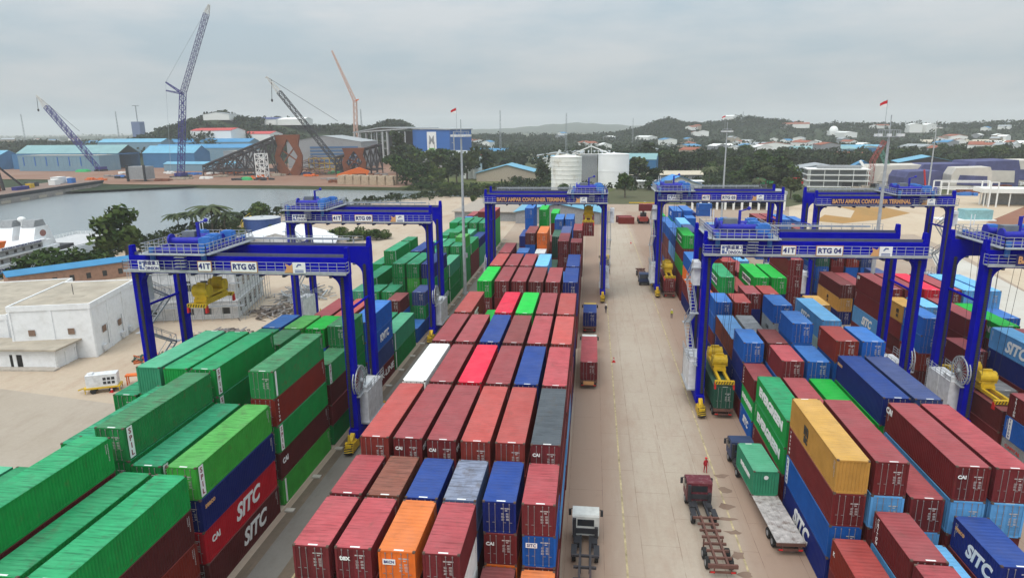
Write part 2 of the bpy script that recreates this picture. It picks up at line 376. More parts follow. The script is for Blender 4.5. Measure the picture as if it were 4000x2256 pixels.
st('a', 0, 136.2, S4, 8.5, 'TGG'); st('a', 1, 136.2, S4, 8.5, 'GG?'); st('a', 2, 136.2, S4, 11.4, 'NG??'); st('a', 3, 136.2, S4, 8.5, 'GG?'); st('a', 4, 136.2, S4, 11.4, 'GGG?'); st('a', 5, 136.2, S4, 8.5, 'GG?')
for c, k in enumerate(('GGG?', 'GG??', 'GG??', 'T???', 'G???')): st('a', c, 149.5, S2, (10.2, 10.2, 8.5, 8.5, 11.4)[c], k)
for c, k in enumerate(('gEG?', 'GG??', 'TG??', 'G???')): st('a', c, 155.7, S2, (11.3, 10, 10, 8.5)[c], k)
st('a', 0, 162.4, S4, 8.5, 'EMM'); st('a', 1, 162.4, S4, 11.4, 'EG??'); st('a', 2, 162.4, S4, 7, 'M??'); st('a', 3, 162.4, S4, 7, 'G??'); st('a', 4, 162.4, S4, 7, 'T??')
st('a', 0, 175.8, S4, 7.7, 'NTT'); st('a', 1, 175.8, S4, 8.5, 'TG?'); st('a', 2, 175.8, S4, 8.5, 'G??'); st('a', 3, 175.8, S4, 8.5, 'G??')
for c, k in enumerate(('GG??', 'GG??', 'GG??', 'GG??')): st('a', c, 189.3, S4, 10.1, k)
st('a', 0, 205, S4, 11.4, 'CVVV'); st('a', 1, 205, S4, 11.4, 'MG??'); st('a', 2, 203, S4, 8.6, 'G??'); st('a', 3, 203, S4, 8.6, 'B??'); st('a', 3, 217, S4, 8.6, 'M??')
# ---- block across the road
st('c', 1, 36.3, S2, 7.77, 'PDB'); st('c', 0, 42.7, S2, 5.2, 'RM'); st('c', 1, 42.7, S2, 7.77, 'MLB'); st('c', 2, 42.7, S2, 5.2, 'LD'); st('c', 3, 42.7, S2, 7.77, 'NMM'); st('c', 4, 36.4, S2, 5.2, 'RM'); st('c', 2, 36.4, S2, 5.2, 'LM')
st('c', 0, 49.6, S4, 11.5, 'YMBN'); st('c', 1, 49.6, S4, 11.5, 'MLMM'); st('c', 2, 49.5, S4, 8.62, 'MLM'); st('c', 3, 49.4, S4, 11.5, 'MLMM'); st('c', 4, 49.4, S4, 11.5, 'PLDM')
st('c', 0, 62.7, S4, 8.7, 'EEM'); st('c', 1, 62.7, S4, 8.65, 'MM?'); st('c', 2, 62.7, S4, 8.65, 'VM?'); st('c', 3, 62.7, S4, 11.5, 'NVM?'); st('c', 4, 62.7, S4, 11.5, 'nNM?')
st('c', 0, 75.75, S2, 7.8, 'MEB'); st('c', 1, 75.7, S2, 10.36, 'PBMM'); st('c', 2, 75.7, S2, 10.36, 'BNMM'); st('c', 3, 75.7, S2, 12.93, 'RBNM?'); st('c', 4, 75.7, S2, 12.93, 'BNM??')
st('c', 0, 82.3, S2, 10.3, 'BNNM'); st('c', 1, 82.2, S2, 10.36, 'DBM?'); st('c', 2, 82.4, S2, 12.93, 'BBM??')
st('c', 0, 89.0, S4, 8.6, 'UNM'); st('c', 1, 89.1, S4, 8.6, 'SM?'); st('c', 2, 91.2, S2, 12.9, 'BSM??'); st('c', 4, 89.1, S4, 11.5, 'LHG?'); st('c', 3, 89.1, S4, 5.8, 'N?')
st('c', 0, 102.2, S2, 10.36, 'BBM?'); st('c', 1, 102.0, S2, 10.36, 'RNM?'); st('c', 5, 101.6, S2, 10.36, 'YYM?')
st('c', 2, 108.0, S2, 10.36, 'MNM?'); st('c', 3, 108.1, S2, 10.36, 'RMM?'); st('c', 0, 108.6, S2, 7.7, 'UB?')
st('c', 1, 115.0, S4, 11.5, 'EMM?'); st('c', 2, 115.0, S4, 9.0, 'RN?'); st('c', 3, 115.0, S4, 11.5, 'VNM?'); st('c', 4, 115.0, S4, 11.5, 'VNM?'); st('c', 5, 116.3, S4, 14.4, 'MMMMM'); st('c', 0, 115.2, S2, 7.9, 'OMB'); st('c', 0, 121.4, S2, 9, 'BHB')
st('c', 0, 128.6, S4, 11.2, 'BOMN'); st('c', 1, 128.6, S4, 9.5, 'ZM?'); st('c', 2, 128.6, S4, 11.5, 'RNM?'); st('c', 3, 128.6, S4, 9.5, 'MM?')
st('c', 0, 142.7, S4, 14.25, 'VMVMM'); st('c', 1, 142.7, S4, 12.5, 'BNM??'); st('c', 2, 142.7, S4, 10, 'NM??'); st('c', 4, 142.7, S4, 9, 'LM?')
st('c', 0, 156.0, S4, 12.0, 'BLMR'); st('c', 1, 156.0, S4, 13, 'nNM??'); st('c', 2, 156.0, S4, 10, 'NR??')
st('c', 0, 169.3, S4, 12.0, 'BMMB'); st('c', 1, 169.3, S4, 13, 'LBM??'); st('c', 2, 180.2, S2, 13.0, 'BBN??'); st('c', 3, 178, S4, 9, 'nM?')
st('c', 0, 182.6, S4, 11.5, 'BNMM'); st('c', 1, 186.0, S4, 14.2, 'BVM??'); st('c', 2, 187.0, S4, 14.2, 'BBM??'); st('c', 4, 176, S4, 10, 'RM??'); st('c', 5, 176, S4, 9, 'VM?')
st('c', 0, 200.5, S4, 11, 'VVMM'); st('c', 3, 200, S4, 12, 'NM??'); st('c', 5, 190, S4, 9, 'LB?')
# ---- far block by the quay
st('d', 0, 62.6, S4, 7.77, 'MBS'); st('d', 1, 62.6, S4, 5.2, 'BM'); st('d', 0, 75.6, S4, 5.2, 'DM'); st('d', 2, 77.8, S4, 10.9, 'LNMM'); st('d', 3, 79.0, S4, 10.4, 'MNM?'); st('d', 1, 82.0, S2, 5.2, 'SM')
st('d', 0, 95.4, S2, 10.36, 'BBRD'); st('d', 0, 101.6, S2, 10.36, 'YMDM'); st('d', 1, 101.6, S2, 10.36, 'LNBM'); st('d', 2, 95.4, S4, 10.36, 'MMBM'); st('d', 3, 93.0, S4, 10.2, 'VMSB'); st('d', 5, 102.5, S4, 8.69, 'BB?'); st('d', 1, 89, S2, 7.8, 'MDM')
for c, k in enumerate(('MMLM', 'MM??', 'ZM??', 'MMM?', 'LMM?', 'LB??')): st('d', c, 108.0, S4, 11.5, k)
st('d', 0, 127.0, S4, 7.7, 'DYN'); st('d', 0, 141.0, S4, 13.9, 'BKBBN'); st('d', 1, 127, S4, 7.5, 'MB?'); st('d', 1, 141, S4, 13.9, 'LMM??'); st('d', 2, 141, S4, 11, 'RB??'); st('d', 3, 127, S4, 8.6, 'nM?'); st('d', 3, 141, S2, 11, 'nB??')
st('d', 0, 156, S4, 11, 'VRR?'); st('d', 1, 156, S4, 9, 'MM?'); st('d', 2, 170, S4, 8, 'MB?'); st('d', 0, 191.5, S4, 11.5, 'MM??'); st('d', 1, 192.0, S4, 11.5, 'MM??'); st('d', 2, 190, S4, 11.5, 'BNN?'); st('d', 3, 205, S4, 9, 'nBB'); st('d', 4, 195, S4, 8, 'RM?'); st('d', 5, 205, S4, 9, 'BNB')
# a few boxes of the same depot that stand apart, at the far end
st('d', 5, 226.0, S2, 7.8, 'BB?', .5); st('d', 4, 212.0, S4, 5.6, 'BM', 1.)

# lettering: (block, column, Y, tier from top) -> list of (text, face, size, colour, along 0..1 from near end, height 0..1, bold)
LET = {}
def le(b, c, Y, t, *a): LET.setdefault((b, c, Y, t), []).append(a)
le('a', 0, 43.55, 1, 'seaco', 'R', .62, M_ORTXT, .1, .72, .03)
le('a', 0, 43.55, 2, 'SITC', 'R', 2.0, M_WHITE, .55, .5, .035); le('a', 0, 43.55, 2, 'CAI', 'R', .75, M_WHITE, .13, .55, .04)
le('a', 0, 43.55, 3, 'SITC', 'R', 2.0, M_WHITE, .6, .5, .035)
le('a', 0, 56.85, 3, 'CAI', 'R', .75, M_WHITE, .09, .6, .04)
le('a', 0, 82.85, 1, 'KMTC', 'R', 1.5, M_WHITE, .68, .5, .04)
le('a', 0, 82.85, 3, 'K-LINE', 'R', 1.3, M_WHITE, .72, .5, .02)
le('b', 0, 88.96, 0, 'SITC', 'R', 1.6, M_WHITE, .35, .5, .035)
le('b', 1, 36.45, 0, 'tex', 'F', .52, M_WHITE, -.55, .72, .03)
for Y, c, t in ((49.70, 1, 0), (49.70, 2, 0), (49.70, 5, 0), (42.83, 4, 1)): le('b', c, Y, t, 'CAI', 'F', .38, M_WHITE, -.75, .68, .04)
for Y, c in ((49.70, 1), (49.70, 2)): le('b', c, Y, 0, 'CAI', 'R', .6, M_WHITE, .07, .62, .04)
le('b', 5, 42.83, 1, 'SITC', 'P', .34, M_NAVYTXT, -.55, .70, .02)
le('b', 2, 36.45, 0, 'BKCN', 'P', .26, M_NAVYTXT, -.5, .70, .02)
le('c', 0, 49.6, 0, 'm', 'L', 1.55, M_BLACK, .62, .60, .05); le('c', 0, 49.6, 0, 'sc', 'L', 1.15, M_BLACK, .62, .30, .05)
le('c', 0, 49.6, 3, 'SITC', 'L', 2.1, M_WHITE, .55, .5, .04)
le('c', 0, 49.6, 1, 'TRITON', 'L', .34, M_WHITE, .95, .5, .01, 'V')
le('c', 0, 49.6, 2, 'TRITON', 'L', .34, M_NAVYTXT, .95, .5, .02, 'VP')
le('c', 1, 42.7, 0, 'TRITON', 'L', .40, M_WHITE, .86, .5, .01, 'V'); le('c', 0, 42.7, 0, 'K', 'L', .5, M_WHITE, .9, .6, .02)
le('c', 3, 42.7, 0, 'SITC', 'L', 1.5, M_WHITE, .42, .45, .04); le('c', 3, 42.7, 0, 'seaco', 'L', .55, M_ORTXT, .84, .72, .03)
le('c', 3, 49.4, 0, 'CAI', 'L', .75, M_WHITE, .96, .74, .05); le('c', 3, 49.4, 0, 'CAI', 'F', .38, M_WHITE, -.75, .70, .04)
le('c', 0, 62.7, 0, 'EVERGREEN', 'L', 1.35, M_WHITE, .5, .55, .06); le('c', 0, 62.7, 1, 'EVERGREEN', 'L', 1.35, M_WHITE, .5, .5, .06)
le('c', 3, 62.7, 0, 'seaco', 'L', .6, M_ORTXT, .93, .72, .03)
le('c', 0, 75.75, 1, 'EVERGREEN', 'L', .9, M_WHITE, .5, .5, .05); le('c', 0, 75.75, 2, 'SITC', 'L', 1.3, M_WHITE, .5, .5, .04); le('c', 0, 75.75, 0, 'TRITON', 'L', .3, M_WHITE, .9, .5, .01, 'V')
le('c', 4, 89.1, 0, 'SITC', 'L', 1.9, M_WHITE, .62, .45, .03)
le('c', 2, 91.2, 1, 'CMA', 'L', .7, M_BLACK, .5, .5, .03)
for c, Y in ((1, 115.0), (3, 115.0), (0, 142.7)): le('c', c, Y, 0, 'EVERGREEN', 'L', 1.0, M_DARK, .5, .48, .04, 'P')
le('c', 0, 142.7, 2, 'EVERGREEN', 'L', 1.0, M_DARK, .5, .48, .04, 'P')
le('c', 1, 186.0, 0, 'SITC', 'L', 1.4, M_WHITE, .5, .5, .04); le('c', 2, 180.2, 0, 'SITC', 'L', 1.2, M_WHITE, .5, .5, .04)
le('d', 2, 77.8, 0, 'SITC', 'L', 2.0, M_WHITE, .55, .45, .04)
le('d', 0, 101.6, 0, 'm', 'L', 1.1, M_BLACK, .3, .62, .05); le('d', 0, 101.6, 0, 'sc', 'L', .8, M_BLACK, .3, .32, .05)
le('d', 0, 127.0, 1, 'm', 'L', 1.1, M_BLACK, .5, .62, .05); le('d', 0, 127.0, 1, 'sc', 'L', .8, M_BLACK, .5, .32, .05)
le('d', 0, 108.0, 2, 'SITC', 'L', 1.9, M_WHITE, .5, .45, .04); le('d', 0, 108.0, 0, 'CAI', 'L', .7, M_WHITE, .93, .78, .04)
le('d', 3, 93.0, 0, 'EVERGREEN', 'L', 1.1, M_WHITE, .5, .5, .05)
le('d', 0, 62.6, 0, 'TRITON', 'L', .42, M_WHITE, .9, .5, .01, 'V'); le('d', 0, 62.6, 1, 'TRITON', 'L', .36, M_NAVYTXT, .92, .5, .02, 'VP'); le('d', 0, 62.6, 2, 'CAPITAL', 'L', .5, M_RED, .84, .7, .02)
le('d', 0, 156, 0, 'EVERGREEN', 'L', 1.0, M_WHITE, .5, .5, .05)
for t in (1, 2, 3): le('a', 0, 205, t, 'EVERGREEN', 'R', 1.0, M_DARK, .5, .48, .04, 'P')
M_SPIL = mat('maroon_lettering', (.25, .03, .05), .5, var=.03)
SPILS = [('a', 0, 43.55, 0), ('a', 2, 43.9, 0), ('a', 2, 56.75, 0), ('a', 2, 56.75, 1), ('a', 0, 56.85, 2), ('a', 0, 70.1, 0), ('a', 0, 76.3, 0), ('a', 0, 76.3, 1), ('a', 1, 43.55, 0)]
for k in SPILS: le(*k, 'SPIL', 'R', .62, M_SPIL, .055, .5, .02, 'VP')
le('a', 0, 56.85, 1, 'TRITON', 'R', .34, M_WHITE, .06, .5, .01, 'V')
BARS = [('a', 0, 56.85, 0), ('a', 0, 56.85, 4), ('a', 0, 95.45, 0), ('a', 0, 95.45, 1), ('a', 0, 136.2, 0), ('a', 0, 136.2, 1), ('a', 0, 136.2, 2), ('a', 0, 162.4, 0), ('a', 4, 136.2, 0), ('a', 4, 122.7, 0)]
BLIND = {('c', 0, 49.6, 0), ('a', 3, 56.75, 0) , ('a', 4, 56.75, 0)}   # near end is the blind corrugated one

def lettering_for(root, key, L, H):
    hl = L/2; hw = WD/2
    for (s, face, size, m, al, hz, bold, *o) in LET.get(key, ()):
        mode = o[0] if o else ''
        z = H*hz; e = .006
        if face in 'FP':
            if face == 'P':
                q = MB(); q.box(al-.42, al+.42, -hl-.062, -hl-.05, z-.2, z+.2); pn = q.build('label_panel', M_SIGN, root)
            letter(root, s, size, m, 'F', (al, -hl-.07, z), bold=bold); continue
        sx = 1 if face == 'R' else -1
        y = -hl+al*L
        x = sx*(hw-.005)
        if 'P' in mode:
            q = MB(); wdt, hgt = (.62, H*.92) if 'V' in mode else (size*len(s)*.72, size*1.25)
            x0, x1 = sorted((sx*(hw-.02), sx*(hw+.002))); q.box(x0, x1, y-wdt/2, y+wdt/2, z-hgt/2, z+hgt/2); q.build('label_panel', M_SIGN, root)
            x = sx*(hw+.014)
        if 'V' in mode:
            n = len(s); step = H*.86/max(n, 4); z0 = z+step*(n-1)/2
            for i, ch in enumerate(s): letter(root, ch, min(size, step*1.25), m, face, (x, y, z0-i*step), bold=bold)
        else: letter(root, s, size, m, face, (x, y, z), bold=bold, width=min(len(s)*size*.78, L*.86) if len(s) > 5 else None, shear=.28 if s == 'SITC' else 0.0)
    if key in BARS:
        q = MB(); q.box(hw-.02, hw+.003, -hl+.45, -hl+.75, .15, H-.15); q.build('label_panel', M_SIGN, root)

def make_container(loc, L, H, code, detail=True, blind=False, seed=0, rz=0.0):
    body, door, rods = cont_meshes(L, H, code, detail)
    o = link('shipping_container', body); o.location = loc; o.rotation_euler = (0, 0, rz+(math.pi if blind else 0))
    if detail:
        for sx in (0, 1):
            d = link('door', door, o); d.location = (0 if sx else -.006, -L/2+.06, 0)
            if not sx: d.scale = (-1, 1, 1)
            link('locking_rods', rods, d)
            if sx and H > 2.3: link('marking', MARKS[seed % 4], d)
        if (seed*7) % 3:
            for sx in (1, -1): c = link('side_code', side_code(L, round(H, 2), seed % 2), o); c.scale = (sx, 1, 1)
        q = link('roof_code', ROOFM, o); q.location = (0, -L/2+.15, H-.005)
    return o
_q = MB(); _q.quad((-.2, -.07, 0), (.45, -.07, 0), (.45, .07, 0), (-.2, .07, 0)); ROOFM = _q.mesh('roof_code', [M_WHITE])
# the boxes that show largest in the photograph; the others join one mass
_NUM = """3 7 11 15-16 19 21 23 27 31 35-37 39-41 43-45 47 51 55 59 63 67-71 75 79 83 87 91-92 95 99 103 107 111 115 119 123 127 131 135 142-143 146 150 154 158 162 166 170 174 178 182 188 204-205 208 214 218 226 233 236 241 245 251 258-260 262 266-267 275
283-287 291-292 296 301-305 308-309 313 318 323 327-330 333 343-348 353 358 363-367 371 378-379 384-385 388-391 394 397 400-405 408-409 414 417-419 423 430 437 441 453 457 473 476 489 501 505 517 534 537 539-540 542 544-545 551-557 559-560 562-564 566-567 570-573 576 579-580 583 587-590 594 598-599
603 608-612 616 621-624 627-628 632 638-642 646 650 654 658 661 668 672 676-678 681 684 687-690 694 701-702 706 715 718 731 752 762 766 780-782 785-789 795 797-803 805 809-810 813 817 820-825 827 831 835 839 843 847-853 855 858-859 863 870 874 884-888 892 899 902"""
SIDEC = {}
def side_code(L, H, v):
    k = (L, H, v)
    if k not in SIDEC:
        q = MB(); x = WD/2+.004; rr_ = random.Random(int(H*100)+v)
        for col_ in range(2):
            z = H-.35; y = L/2-.42-.2*col_
            while z > H*(.42+.2*col_):
                dz = rr_.uniform(.05, .12); q.quad((x, y-.045, z-dz), (x, y+.045, z-dz), (x, y+.045, z), (x, y-.045, z)); z -= dz+.04
        SIDEC[k] = q.mesh('side_code', [M_CODE])
    return SIDEC[k]
SHOWN = set()
for _t in _NUM.split():
    _a, _, _b = _t.partition('-'); SHOWN.update(range(int(_a), int(_b or _a)+1))
ALLC = []
def build_containers():
    rr = random.Random(3)
    rest = MB(); rmats = []; ridx = {}
    fill = {'a': 'GGGMNG', 'b': 'MMMDNR', 'c': 'MMDNBM', 'd': 'MBDMNS'}
    cols = {'a': {0: 'nearest the middle lane'}, 'b': {5: 'nearest the road'}, 'c': {0: 'nearest the road'}, 'd': {0: 'nearest the road'}}
    ys = {}
    for s in STK: ys.setdefault(s[0], set()).add(s[2])
    bay = {}
    for b_, S in ys.items():
        last = -99; k = -1
        for y in sorted(S):
            if y-last > 2.6: k += 1; last = y
            bay[(b_, y)] = k
    idx = 0
    for (b_, c, Y, L, top, tiers, dx) in STK:
        n = len(tiers); h = top/n
        for t, code in enumerate(tiers):
            if code == '?': code = rr.choice(fill[b_])
            z = top-(t+1)*h; key = (b_, c, Y, t)
            loc = (BX[b_][c]+WD/2+dx+rr.uniform(-.04, .04), Y+L/2+rr.uniform(-.06, .06), z+.004)
            if SHOWN is None or idx in SHOWN:
                o = make_container(loc, L, h-.012, code, True, key in BLIND, idx)
                lettering_for(o, key, L, h-.012) if key not in BLIND else lettering_flip(o, key, L, h-.012)
                o['cid'] = idx
                nm = PAL[code][0]; k = c+1 if b_ in 'acd' else 6-c
                colw = {1: 'column nearest the road' if b_ != 'a' else 'column nearest the lane'}.get(k, ORD[k-1]+' column')
                tw = 'top' if t == 0 else 'bottom' if t == n-1 else ORD[t]+' down'
                half = 'short' if L < 8 else 'long'
                mk = LET.get(key)
                wr = ''
                lab = f"{nm} {half} container, {tw}, {colw}, {ORD[bay[(b_, Y)]]} row, {BLOCKS[b_]}"
                tag(o, lab, 'shipping container', 'stacked shipping containers')
            else:
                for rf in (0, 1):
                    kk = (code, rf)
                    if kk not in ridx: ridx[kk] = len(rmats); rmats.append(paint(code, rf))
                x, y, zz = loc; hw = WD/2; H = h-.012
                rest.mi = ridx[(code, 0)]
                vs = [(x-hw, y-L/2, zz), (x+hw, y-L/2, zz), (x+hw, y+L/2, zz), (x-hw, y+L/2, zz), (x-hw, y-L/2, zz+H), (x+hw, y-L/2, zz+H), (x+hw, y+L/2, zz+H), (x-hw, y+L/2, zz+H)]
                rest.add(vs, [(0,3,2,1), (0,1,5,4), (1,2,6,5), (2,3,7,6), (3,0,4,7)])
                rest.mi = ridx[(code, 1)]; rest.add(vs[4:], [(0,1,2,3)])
            idx += 1
    if rest.v:
        o = rest.build('deep_containers', rmats); tag(o, 'remaining shipping containers deeper in the stacks and at their far end', 'shipping containers', None, 'stuff')
def lettering_flip(root, key, L, H):
    # container turned end for end: its own left wall faces the other way
    for (s, face, size, m, al, hz, bold, *o) in LET.get(key, ()):
        letter(root, s, size, m, 'R', (WD/2-.005, L/2-al*L, H*hz), bold=bold)
build_containers()

# ------------------------------------------------------------------ gantry cranes
SPAN, WB, UP = 25.0, 7.5, 1.05
def rail_fence(m, p, q, h=1.1, step=1.3, r=.03, mids=2):
    p = Vector(p); q = Vector(q); n = max(1, int((q-p).length/step))
    for i in range(n+1):
        a = p+(q-p)*(i/n); m.bar(a, a+Vector((0, 0, h)), r*1.6)
    for k in range(mids+1):
        z = Vector((0, 0, h*(k+1)/(mids+1))); m.bar(p+z, q+z, r*1.5)
def fillet(m, x, z, sx, y0, y1, r=1.5, n=6):
    # concave web where a leg meets the girder
    poly = [(x, z), (x, z-r)]
    for i in range(1, n): a = math.pi/2*i/n; poly.append((x+sx*r*(1-math.cos(a)), z-r*(1-math.sin(a))))
    poly.append((x+sx*r, z)); m.prism(poly, 'y', y0, y1)
def rtg_parts():
    P = {}
    # girder (local: centred on y=0, runs x -0.55..SPAN+.55)
    m = MB(); m.box(-.55, SPAN+.55, -.55, .55, 19.75, 21.75)
    fillet(m, .52, 19.76, 1, -.5, .5); fillet(m, SPAN-.52, 19.76, -1, -.5, .5)
    for x in (-.35, SPAN+.35):
        m.prism([(x-.28, 21.7), (x+.28, 21.7), (x+.18, 22.9), (x-.18, 22.9)], 'y', -.35, .35)
    P['girder'] = m.mesh('girder', M_BLUE)
    m = MB()
    for i in range(9): x = 1.5+i*(SPAN-3)/8; m.bar((x, -.62, 19.62), (x, .62, 19.62), .28, .22)
    m.box(-.3, SPAN+.3, -.12, .12, 21.75, 21.95); m.box(-.3, SPAN+.3, -.07, .07, 21.95, 22.1)
    P['trolley_rail'] = m.mesh('trolley_rail', mat('rail_steel', (.09, .095, .14), .6))
    m = MB(); m.box(0.6, SPAN-.9, .62, 1.55, 21.55, 21.62); m.box(.9, SPAN-2.6, 1.2, 1.5, 22.25, 22.5)
    for i in range(9): x = 1+i*(SPAN-3)/8; m.bar((x, 1.3, 21.6), (x, 1.3, 22.3), .1)
    rail_fence(m, (.6, 1.55, 21.6), (SPAN-.9, 1.55, 21.6))
    P['cable_tray'] = m.mesh('cable_tray', M_HANDRAIL)
    m = MB(); m.box(-.7, SPAN+.7, -1.5, -.56, 20.15, 20.25); m.box(-.7, SPAN+.7, -1.55, -1.47, 20.05, 20.35)
    for i in range(8): x = 1+i*(SPAN-2)/7; m.bar((x, -1.45, 20.15), (x, -.5, 19.85), .12)
    rail_fence(m, (-.7, -1.48, 20.25), (SPAN+.7, -1.48, 20.25), 1.15, 1.0)
    rail_fence(m, (-.7, -1.48, 20.25), (-.7, -.56, 20.25), 1.15); rail_fence(m, (SPAN+.7, -1.48, 20.25), (SPAN+.7, -.56, 20.25), 1.15)
    P['walkway'] = m.mesh('walkway', M_HANDRAIL)
    m = MB(); m.prism([(-.55, 20.9), (.55, 20.9), (.46, 2.2), (-.46, 2.2)], 'x', -.52, .52)
    P['leg'] = m.mesh('leg', M_BLUE)
    m = MB(); m.box(-.13, .13, -.585, -.53, 2.6, 20.7)
    for i in range(60): z = 2.7+i*.3; m.box(-.2, .2, -.66, -.58, z, z+.16)
    P['cable_chain'] = m.mesh('cable_chain', M_DARK)
    m = MB(); m.box(-.55, .55, -.9, WB+.9, 1.35, 2.35)
    P['sill_beam'] = m.mesh('sill_beam', M_BLUE)
    m = MB(); m.tube((0, .5, 16.6), (0, WB-.5, 16.6), .16, 8)
    P['tie'] = m.mesh('tie_beam', M_BLUE)
    # wheel bogie with a striped guard at its outer end (outer end = -y)
    m = MB(); m.box(-.35, .35, -1.6, 1.3, .95, 1.4); m.prism([(-1.75, .5), (-1.2, 1.5), (-.9, 1.5), (-.9, .9), (-1.3, .3)], 'x', -.5, .5)
    m.tube((0, -1.2, 1.3), (0, -1.2, 2.5), .22, 8, .1); m.box(-.45, -.3, -.9, .9, .3, 1.3); m.box(.3, .45, -.9, .9, .3, 1.3)
    m.bar((0, -.8, 1.4), (0, .2, 2.0), .5, .4)
    P['bogie'] = m.mesh('bogie', M_YEL)
    m = MB()
    for i in range(5): z = .35+i*.24; m.bar((-.5, -1.80+.10*i, z), (.5, -1.78+.10*i, z+.22), .06, .11)
    P['stripes'] = m.mesh('hazard_stripes', M_BLACK)
    m = MB()
    for y in (-.75, .75): m.tube((-.28, y, .72), (.28, y, .72), .72, 16)
    for y in (-.75, .75): m.tube((-.30, y, .72), (.30, y, .72), .38, 12)
    P['wheel'] = m.mesh('wheel', M_TYRE)
    m = MB(); m.box(-.95, .95, 1.2, 6.6, 2.55, 6.4); m.box(-1.0, 1.0, 3.85, 3.95, 2.5, 6.45); m.box(-.8, .8, 1.4, 3.2, 6.4, 6.9)
    P['ehouse'] = m.mesh('electrical_house', M_EHOUSE)
    m = MB(); m.box(-1.15, 1.15, .9, 6.9, 2.4, 2.55)
    for sx in (-1.12, 1.12): rail_fence(m, (sx, .9, 6.42), (sx, 6.9, 6.42), 1.0, 1.2)
    m.box(-.6, .6, -.4, .9, 6.3, 6.42); rail_fence(m, (-.6, -.4, 6.42), (.6, -.4, 6.42), 1.0, .6)
    for i in range(13): z = 2.6+i*.32; m.bar((-1.0, 6.75, z), (-.5, 6.75, z), .05)
    for x in (-1.0, -.5): m.bar((x, 6.75, 2.5), (x, 6.75, 7.2), .06)
    P['platform'] = m.mesh('platform', M_HANDRAIL)
    m = MB(); n = 20; rr = 1.75
    for x in (-.16, .16):
        for i in range(n):
            a = 2*math.pi*i/n; b = 2*math.pi*(i+1)/n
            m.bar((x, rr*math.cos(a), rr*math.sin(a)), (x, rr*math.cos(b), rr*math.sin(b)), .12); m.bar((x, 0, 0), (x, rr*math.cos(a), rr*math.sin(a)), .06)
    m.tube((-.5, 0, 0), (.5, 0, 0), .28, 10)
    P['reel'] = m.mesh('cable_reel', M_HANDRAIL)
    m = MB(); n = 20; rr = 1.25
    m.tube((-.1, 0, 0), (.1, 0, 0), rr, 20)
    P['reel_cable'] = m.mesh('reel_cable', mat('cable_red', (.22, .05, .05), .7))
    # zig-zag stair between two legs
    m = MB(); y0, y1 = 1.0, 6.4; z = 7.2; k = 0
    while z < 19:
        a, b = (y0, y1) if k % 2 == 0 else (y1, y0)
        for x in (-.35, .35): m.bar((x, a, z), (x, b, z+3.0), .08, .22); m.bar((x, a, z+.95), (x, b, z+3.95), .06); m.bar((x, a, z), (x, a, z+1), .06); m.bar((x, (a+b)/2, z+1.5), (x, (a+b)/2, z+2.5), .06)
        for i in range(10): t = (i+.5)/10; y = a+(b-a)*t; m.box(-.33, .33, y-.12, y+.12, z+3*t-.02, z+3*t+.02)
        m.box(-.55, .55, min(b, b+(.8 if b > 3 else -.8)), max(b, b+(.8 if b > 3 else -.8)), z+2.95, z+3.02); z += 3.0; k += 1
    P['stair'] = m.mesh('stair', M_HANDRAIL)
    m = MB(); m.box(-.1, .75, -.2, 2.0, 16.8, 19.8); P['cabin_box'] = m.mesh('equipment_cabinet', M_EHOUSE)
    # trolley (local origin at trolley centre, z = 22.1)
    m = MB(); m.box(-3.4, 3.4, -.9, WB+.9, 0.15, .35)
    for x in (-3.2, 3.2): m.box(x-.15, x+.15, -.9, WB+.9, -.1, .5)
    for y in (-.6, WB+.6): m.box(-3.4, 3.4, y-.15, y+.15, -.1, .45)
    m.box(-.8, .8, 2.9, 4.1, .35, 1.3); m.tube((-2.4, 2.0, 1.0), (2.2, 2.0, 1.0), .42, 14); m.tube((-2.4, 5.2, 1.0), (2.2, 5.2, 1.0), .42, 14)
    m.tube((-2.5, 2.0, 1.1), (-2.3, 2.0, 1.1), .72, 16); m.tube((-2.5, 5.2, 1.1), (-2.3, 5.2, 1.1), .72, 16); m.bar((.2, 3.4, .4), (.2, 3.4, 3.0), .3); m.bar((.2, 3.4, 2.9), (1.3, 3.4, 3.2), .14); m.ell((1.3, 3.4, 3.25), .25, .25, .25, 8, 5)
    P['trolley'] = m.mesh('trolley', mat('trolley_blue', (.015, .018, .33), .5))
    m = MB(); m.tube((0, 0, -1.0), (0, 0, .3), .28, 10); m.tube((0, 0, .25), (0, 0, .75), .34, 10, .3); P['motor'] = m.mesh('drive_motor', M_LBLUE)
    m = MB(); m.cbox((0, 0, 0), (1.4, 1.1, 1.15)); m.cbox((0, 0, .6), (.9, .8, .16)); m.tube((-.9, 0, 0), (.9, 0, 0), .3, 10); P['winch_motor'] = m.mesh('winch_motor', M_LBLUE)
    m = MB(); m.cbox((-.9, 3.6, 1.15), (1.6, 1.2, 1.6)); P['winch_house'] = m.mesh('winch_cover', mat('cover_grey', (.16, .18, .2), .6))
    m = MB()
    for a, b in (((-3.9, -1.5, 0), (3.9, -1.5, 0)), ((-3.9, WB+1.5, 0), (3.9, WB+1.5, 0)), ((-3.9, -1.5, 0), (-3.9, WB+1.5, 0)), ((3.9, -1.5, 0), (3.9, WB+1.5, 0))):
        m.bar(Vector(a)+Vector((0, 0, .05)), Vector(b)+Vector((0, 0, .05)), .9 if a[1] == b[1] else .8, .1); rail_fence(m, Vector(a)+Vector((0, 0, .1)), Vector(b)+Vector((0, 0, .1)), 1.15, .8, .04)
    for i in range(4): m.box(.3, 1.5, -2.0, -1.5, -1.3+i*.35, -1.24+i*.35)
    P['trolley_walk'] = m.mesh('trolley_walkway', M_HANDRAIL)
    m = MB()
    for x in (-2.6, -2.2): m.tube((x, WB+.8, 1.2), (x, WB+.8, 2.6), .05, 6)
    P['antenna'] = m.mesh('antenna', M_WHITE)
    return P
